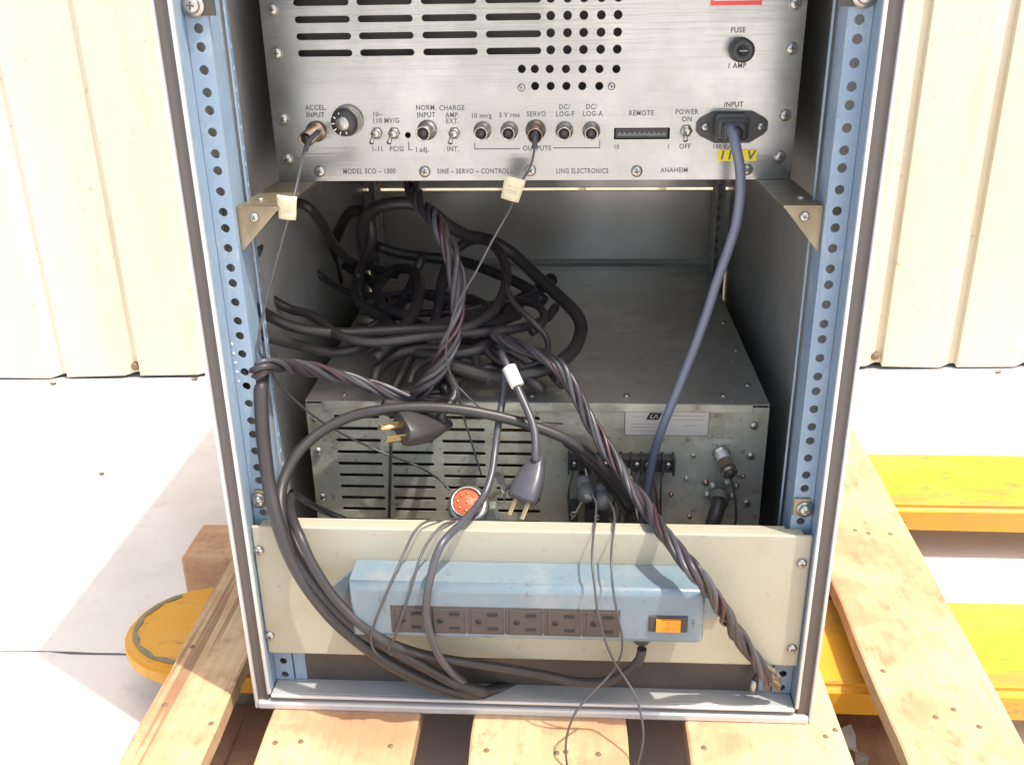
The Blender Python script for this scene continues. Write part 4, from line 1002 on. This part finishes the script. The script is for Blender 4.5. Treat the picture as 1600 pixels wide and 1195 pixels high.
# -- big round connector with red face
c = Y(735, 798, .050); d = (Y(724, 770, .020) - c).normalized()
rc = empty('round_connector', c, 'silver round connector with red pin insert lying behind the cream panel', 'connector')
b = MB(); b.lathe([(0, -.020), (.0105, -.020), (.0130, -.004), (.0130, .004), (.0185, .006), (.0196, .012), (.0190, .0165), (.0150, .0185), (.0146, .0185), (.0146, .0262), (.0128, .0262), (.0128, .0235)], M['screw'], d, c, 32); b.add('shell', rc)
b = MB(); b.lathe([(.0127, .0236), (.0124, .0245), (0, .0245)], M['redface'], d, c, 24)
q = Vector(d).to_track_quat('Z', 'Y').to_matrix()
for i in range(9):
    a = 2 * math.pi * i / 8 if i < 8 else 0; rr = .0082 if i < 8 else 0
    pp = c + q @ Vector((rr * math.cos(a), rr * math.sin(a), .0243)); b.cyl(pp, pp + Vector(d) * .0012, .0011, M['brass'], seg=8)
b.add('pin_insert', rc)
b = MB(); b.box(Y(766, 802, .052), (.015, .012, .019), M['greengrey'], .002, rot=Matrix.Rotation(R(-12), 3, 'Y')); b.box(Y(750, 800, .056), (.010, .010, .014), M['zinc'], .002); b.add('cable_clamp', rc)
# a torn label hanging near by
b = MB(); k = b.mi(M['plastic_film']); pts = [(776, 735), (786, 742), (791, 758), (797, 756), (791, 770), (788, 790), (785, 770), (778, 755), (773, 745)]
vs_ = [b.bm.verts.new(Y(x, y, .085 + .004 * (i % 3))) for i, (x, y) in enumerate(pts)]; f = b.bm.faces.new(vs_); f.material_index = k
r_ = bmesh.ops.extrude_face_region(b.bm, geom=[f]); bmesh.ops.translate(b.bm, vec=(0, .0006, 0), verts=[v for v in r_['geom'] if isinstance(v, bmesh.types.BMVert)])
tag(b.add('torn_tag'), 'torn translucent scrap hanging beside the round connector', 'plastic scrap')

# ------------------------------------------------------------------ the tangle lying on the lower chassis
H0 = LZ + .006
tangle = [
 ([(470, 400, .30), (500, 430, .32), (540, 455, .30), (590, 462, .28), (640, 458, .27), (690, 470, .24), (730, 495, .20), (760, 525, .16)], .0036, 'slender black cord running from the left wall into the middle of the heap'),
 ([(560, 520, .20), (600, 500, .22), (650, 490, .23), (700, 488, .23), (750, 480, .24), (800, 470, .25), (840, 478, .22), (850, 500, .18), (830, 520, .16)], .0040, 'slender black cord curling at the right shoulder of the heap'),
 ([(640, 600, .105), (650, 575, .12), (680, 560, .14), (720, 562, .14), (750, 575, .13), (765, 598, .112)], .0034, 'slender black cord arched low between the two plug cords'),
 ([(700, 430, .31), (690, 460, .29), (695, 490, .25), (715, 520, .20), (740, 550, .15), (745, 580, .12)], .0042, 'black cord dropping straight through the ring at the centre'),
 ([(576, 408, .30), (566, 372, .28), (572, 338, .26), (600, 321, .25), (640, 318, .25), (672, 330, .25), (700, 352, .26), (730, 368, .28), (765, 375, .30), (800, 395, .30), (835, 428, .28), (870, 460, .25), (900, 490, .22), (908, 515, .20), (895, 548, .16), (862, 572, .13), (820, 585, .12), (780, 590, .12), (735, 580, .115), (700, 570, .115)], .0066, 'black cable making the tallest loop under the upper unit and a wide right turn'),
 ([(600, 640, .10), (640, 560, .15), (680, 500, .20), (690, 440, .26), (705, 400, .30), (735, 376, .30), (768, 380, .28), (788, 410, .25), (790, 445, .22), (775, 480, .19), (745, 505, .16), (700, 520, .14)], .0052, 'black cable standing in an upright ring right of the hanging bundle'),
 ([(590, 385, .34), (625, 396, .35), (670, 402, .36), (720, 408, .36), (770, 425, .33), (815, 445, .30), (850, 470, .27)], .0062, 'black cable lying far back across the top cover'),
 ([(862, 436, .34), (845, 450, .32), (820, 466, .29), (795, 476, .26), (760, 488, .23), (720, 500, .20), (670, 515, .17), (620, 530, .15)], .0078, 'fat black cable with a cut end pointing up to the right'),
 ([(380, 470, .06), (418, 492, .10), (450, 508, .11), (490, 517, .12), (540, 520, .13), (600, 517, .14), (660, 514, .15), (720, 512, .17), (770, 505, .19), (810, 492, .22)], .0052, 'black cable running level from the left rail across the tangle'),
 ([(385, 440, .14), (446, 480, .16), (480, 490, .15), (505, 505, .14), (530, 524, .12), (575, 534, .115), (620, 532, .12), (680, 524, .13), (740, 520, .15), (800, 515, .17), (850, 500, .20), (868, 480, .23)], .0045, 'black cable running level just below another one left of centre'),
 ([(585, 560, .12), (600, 545, .13), (625, 520, .15), (650, 480, .20), (655, 440, .26), (640, 420, .30), (610, 425, .32), (590, 450, .28), (600, 480, .24), (640, 495, .20)], .0060, 'black cable coiled small in the shade at the centre left'),
 ([(585, 600, .11), (588, 580, .12), (610, 560, .14), (640, 548, .15), (690, 545, .15), (740, 548, .15), (772, 530, .17), (785, 505, .20), (800, 480, .24), (840, 460, .28)], .0058, 'black cable looping low over the chassis front edge'),
 ([(400, 395, .12), (408, 372, .16), (425, 345, .20), (450, 322, .22), (476, 320, .20), (500, 345, .22), (520, 380, .26), (545, 405, .30), (575, 415, .34), (620, 430, .36)], .0050, 'black cable hooking round the upper left support bracket'),
 ([(880, 600, .115), (850, 565, .15), (810, 540, .17), (780, 530, .19), (740, 540, .20), (710, 560, .16), (690, 590, .12), (660, 610, .105)], .0062, 'black cable turning under the twisted bundles at the middle'),
 ([(540, 415, .40), (580, 440, .36), (600, 470, .30), (640, 500, .24), (700, 525, .19), (760, 545, .16), (810, 570, .13), (830, 590, .12)], .0058, 'black cable slanting from the back left corner to the middle'),
 ([(790, 440, .20), (800, 470, .18), (830, 500, .16), (855, 530, .15), (850, 560, .13), (810, 575, .125), (770, 560, .14), (750, 530, .16)], .0030, 'slender black cord in a small ring right of the tangle'),
 ([(660, 400, .30), (640, 450, .28), (610, 500, .22), (570, 540, .15), (520, 550, .13), (470, 540, .11), (430, 530, .08), (385, 515, .06)], .0050, 'black cable trailing from the tangle toward the left rail'),
 ([(690, 610, .10), (720, 590, .12), (760, 575, .14), (790, 580, .14), (830, 596, .115), (850, 610, .112)], .0050, 'short black cable hump at the chassis front edge under the bundles'),
 ([(530, 440, .42), (520, 400, .40), (530, 360, .34), (550, 330, .30), (575, 340, .28), (580, 380, .28), (560, 430, .30), (560, 470, .26), (600, 500, .22), (650, 540, .17)], .0058, 'black cable rising close to the left wall and coiling back into the tangle'),
 ([(620, 470, .27), (660, 460, .28), (700, 465, .28), (740, 470, .27), (770, 490, .22), (775, 520, .18), (750, 545, .15), (700, 555, .14), (650, 550, .15), (610, 530, .17), (600, 500, .22), (620, 470, .26)], .0062, 'black cable wound in a full oval ring in the heart of the tangle'),
]
for pts, r, lab in tangle:
    P = []
    for px_, py_, y in pts:
        p = Y(px_, py_, y)
        if p.z < LZ + r + .0005 and p.y > LY - .004:       # rests on the cover, never through it
            q = Z(px_, py_, LZ + r + .0008)
            p = q if q.y > LY - .002 else p
        P.append(p)
    P = smooth_path(P, .006)
    P = [Vector((p.x, p.y, max(p.z, LZ + r + .0004))) if p.y > LY - .002 else p for p in P]
    b = MB(); b.tube(P, r, M['cable'], 12)
    tag(b.add('black_cable'), lab, 'cable', 'black cables heaped on the lower chassis')
# small silver tag glints inside the heap
for px_, py_, lab in ((575, 470, 'small dusty connector shell lying at the back left of the heap'), (562, 500, 'small brassy plug lying in the heap left of centre')):
    p = Z(px_, py_, LZ + .006); b = MB(); b.cyl(p, p + Vector((.022, -.006, .002)), .0055, M['galv'], .0045, 12); b.cyl(p + Vector((.022, -.006, .002)), p + Vector((.030, -.009, .002)), .0030, M['brass'], seg=10)
    tag(b.add('loose_plug'), lab, 'plug')

GR = {'thin_wire': 'thin wires hanging over the panel', 'black_power_cable': 'black power cables sweeping over the cream panel', 'twisted_harness': 'twisted wire bundles in the rack',
      'thin_coax_lead': 'thin leads from the controller jacks', 'plugged_cord': 'loose cords with three-prong plugs', 'debris_flake': 'bits of debris on the ground',
      'round_plug': 'grey round plugs below the terminal strip', 'loose_plug': 'loose plugs in the cable heap', 'stout_black_lead': 'stout black leads of the lower chassis'}
for o in bpy.data.objects:
    k = o.name.split('.')[0]
    if o.parent is None and k in GR: o['group'] = GR[k]
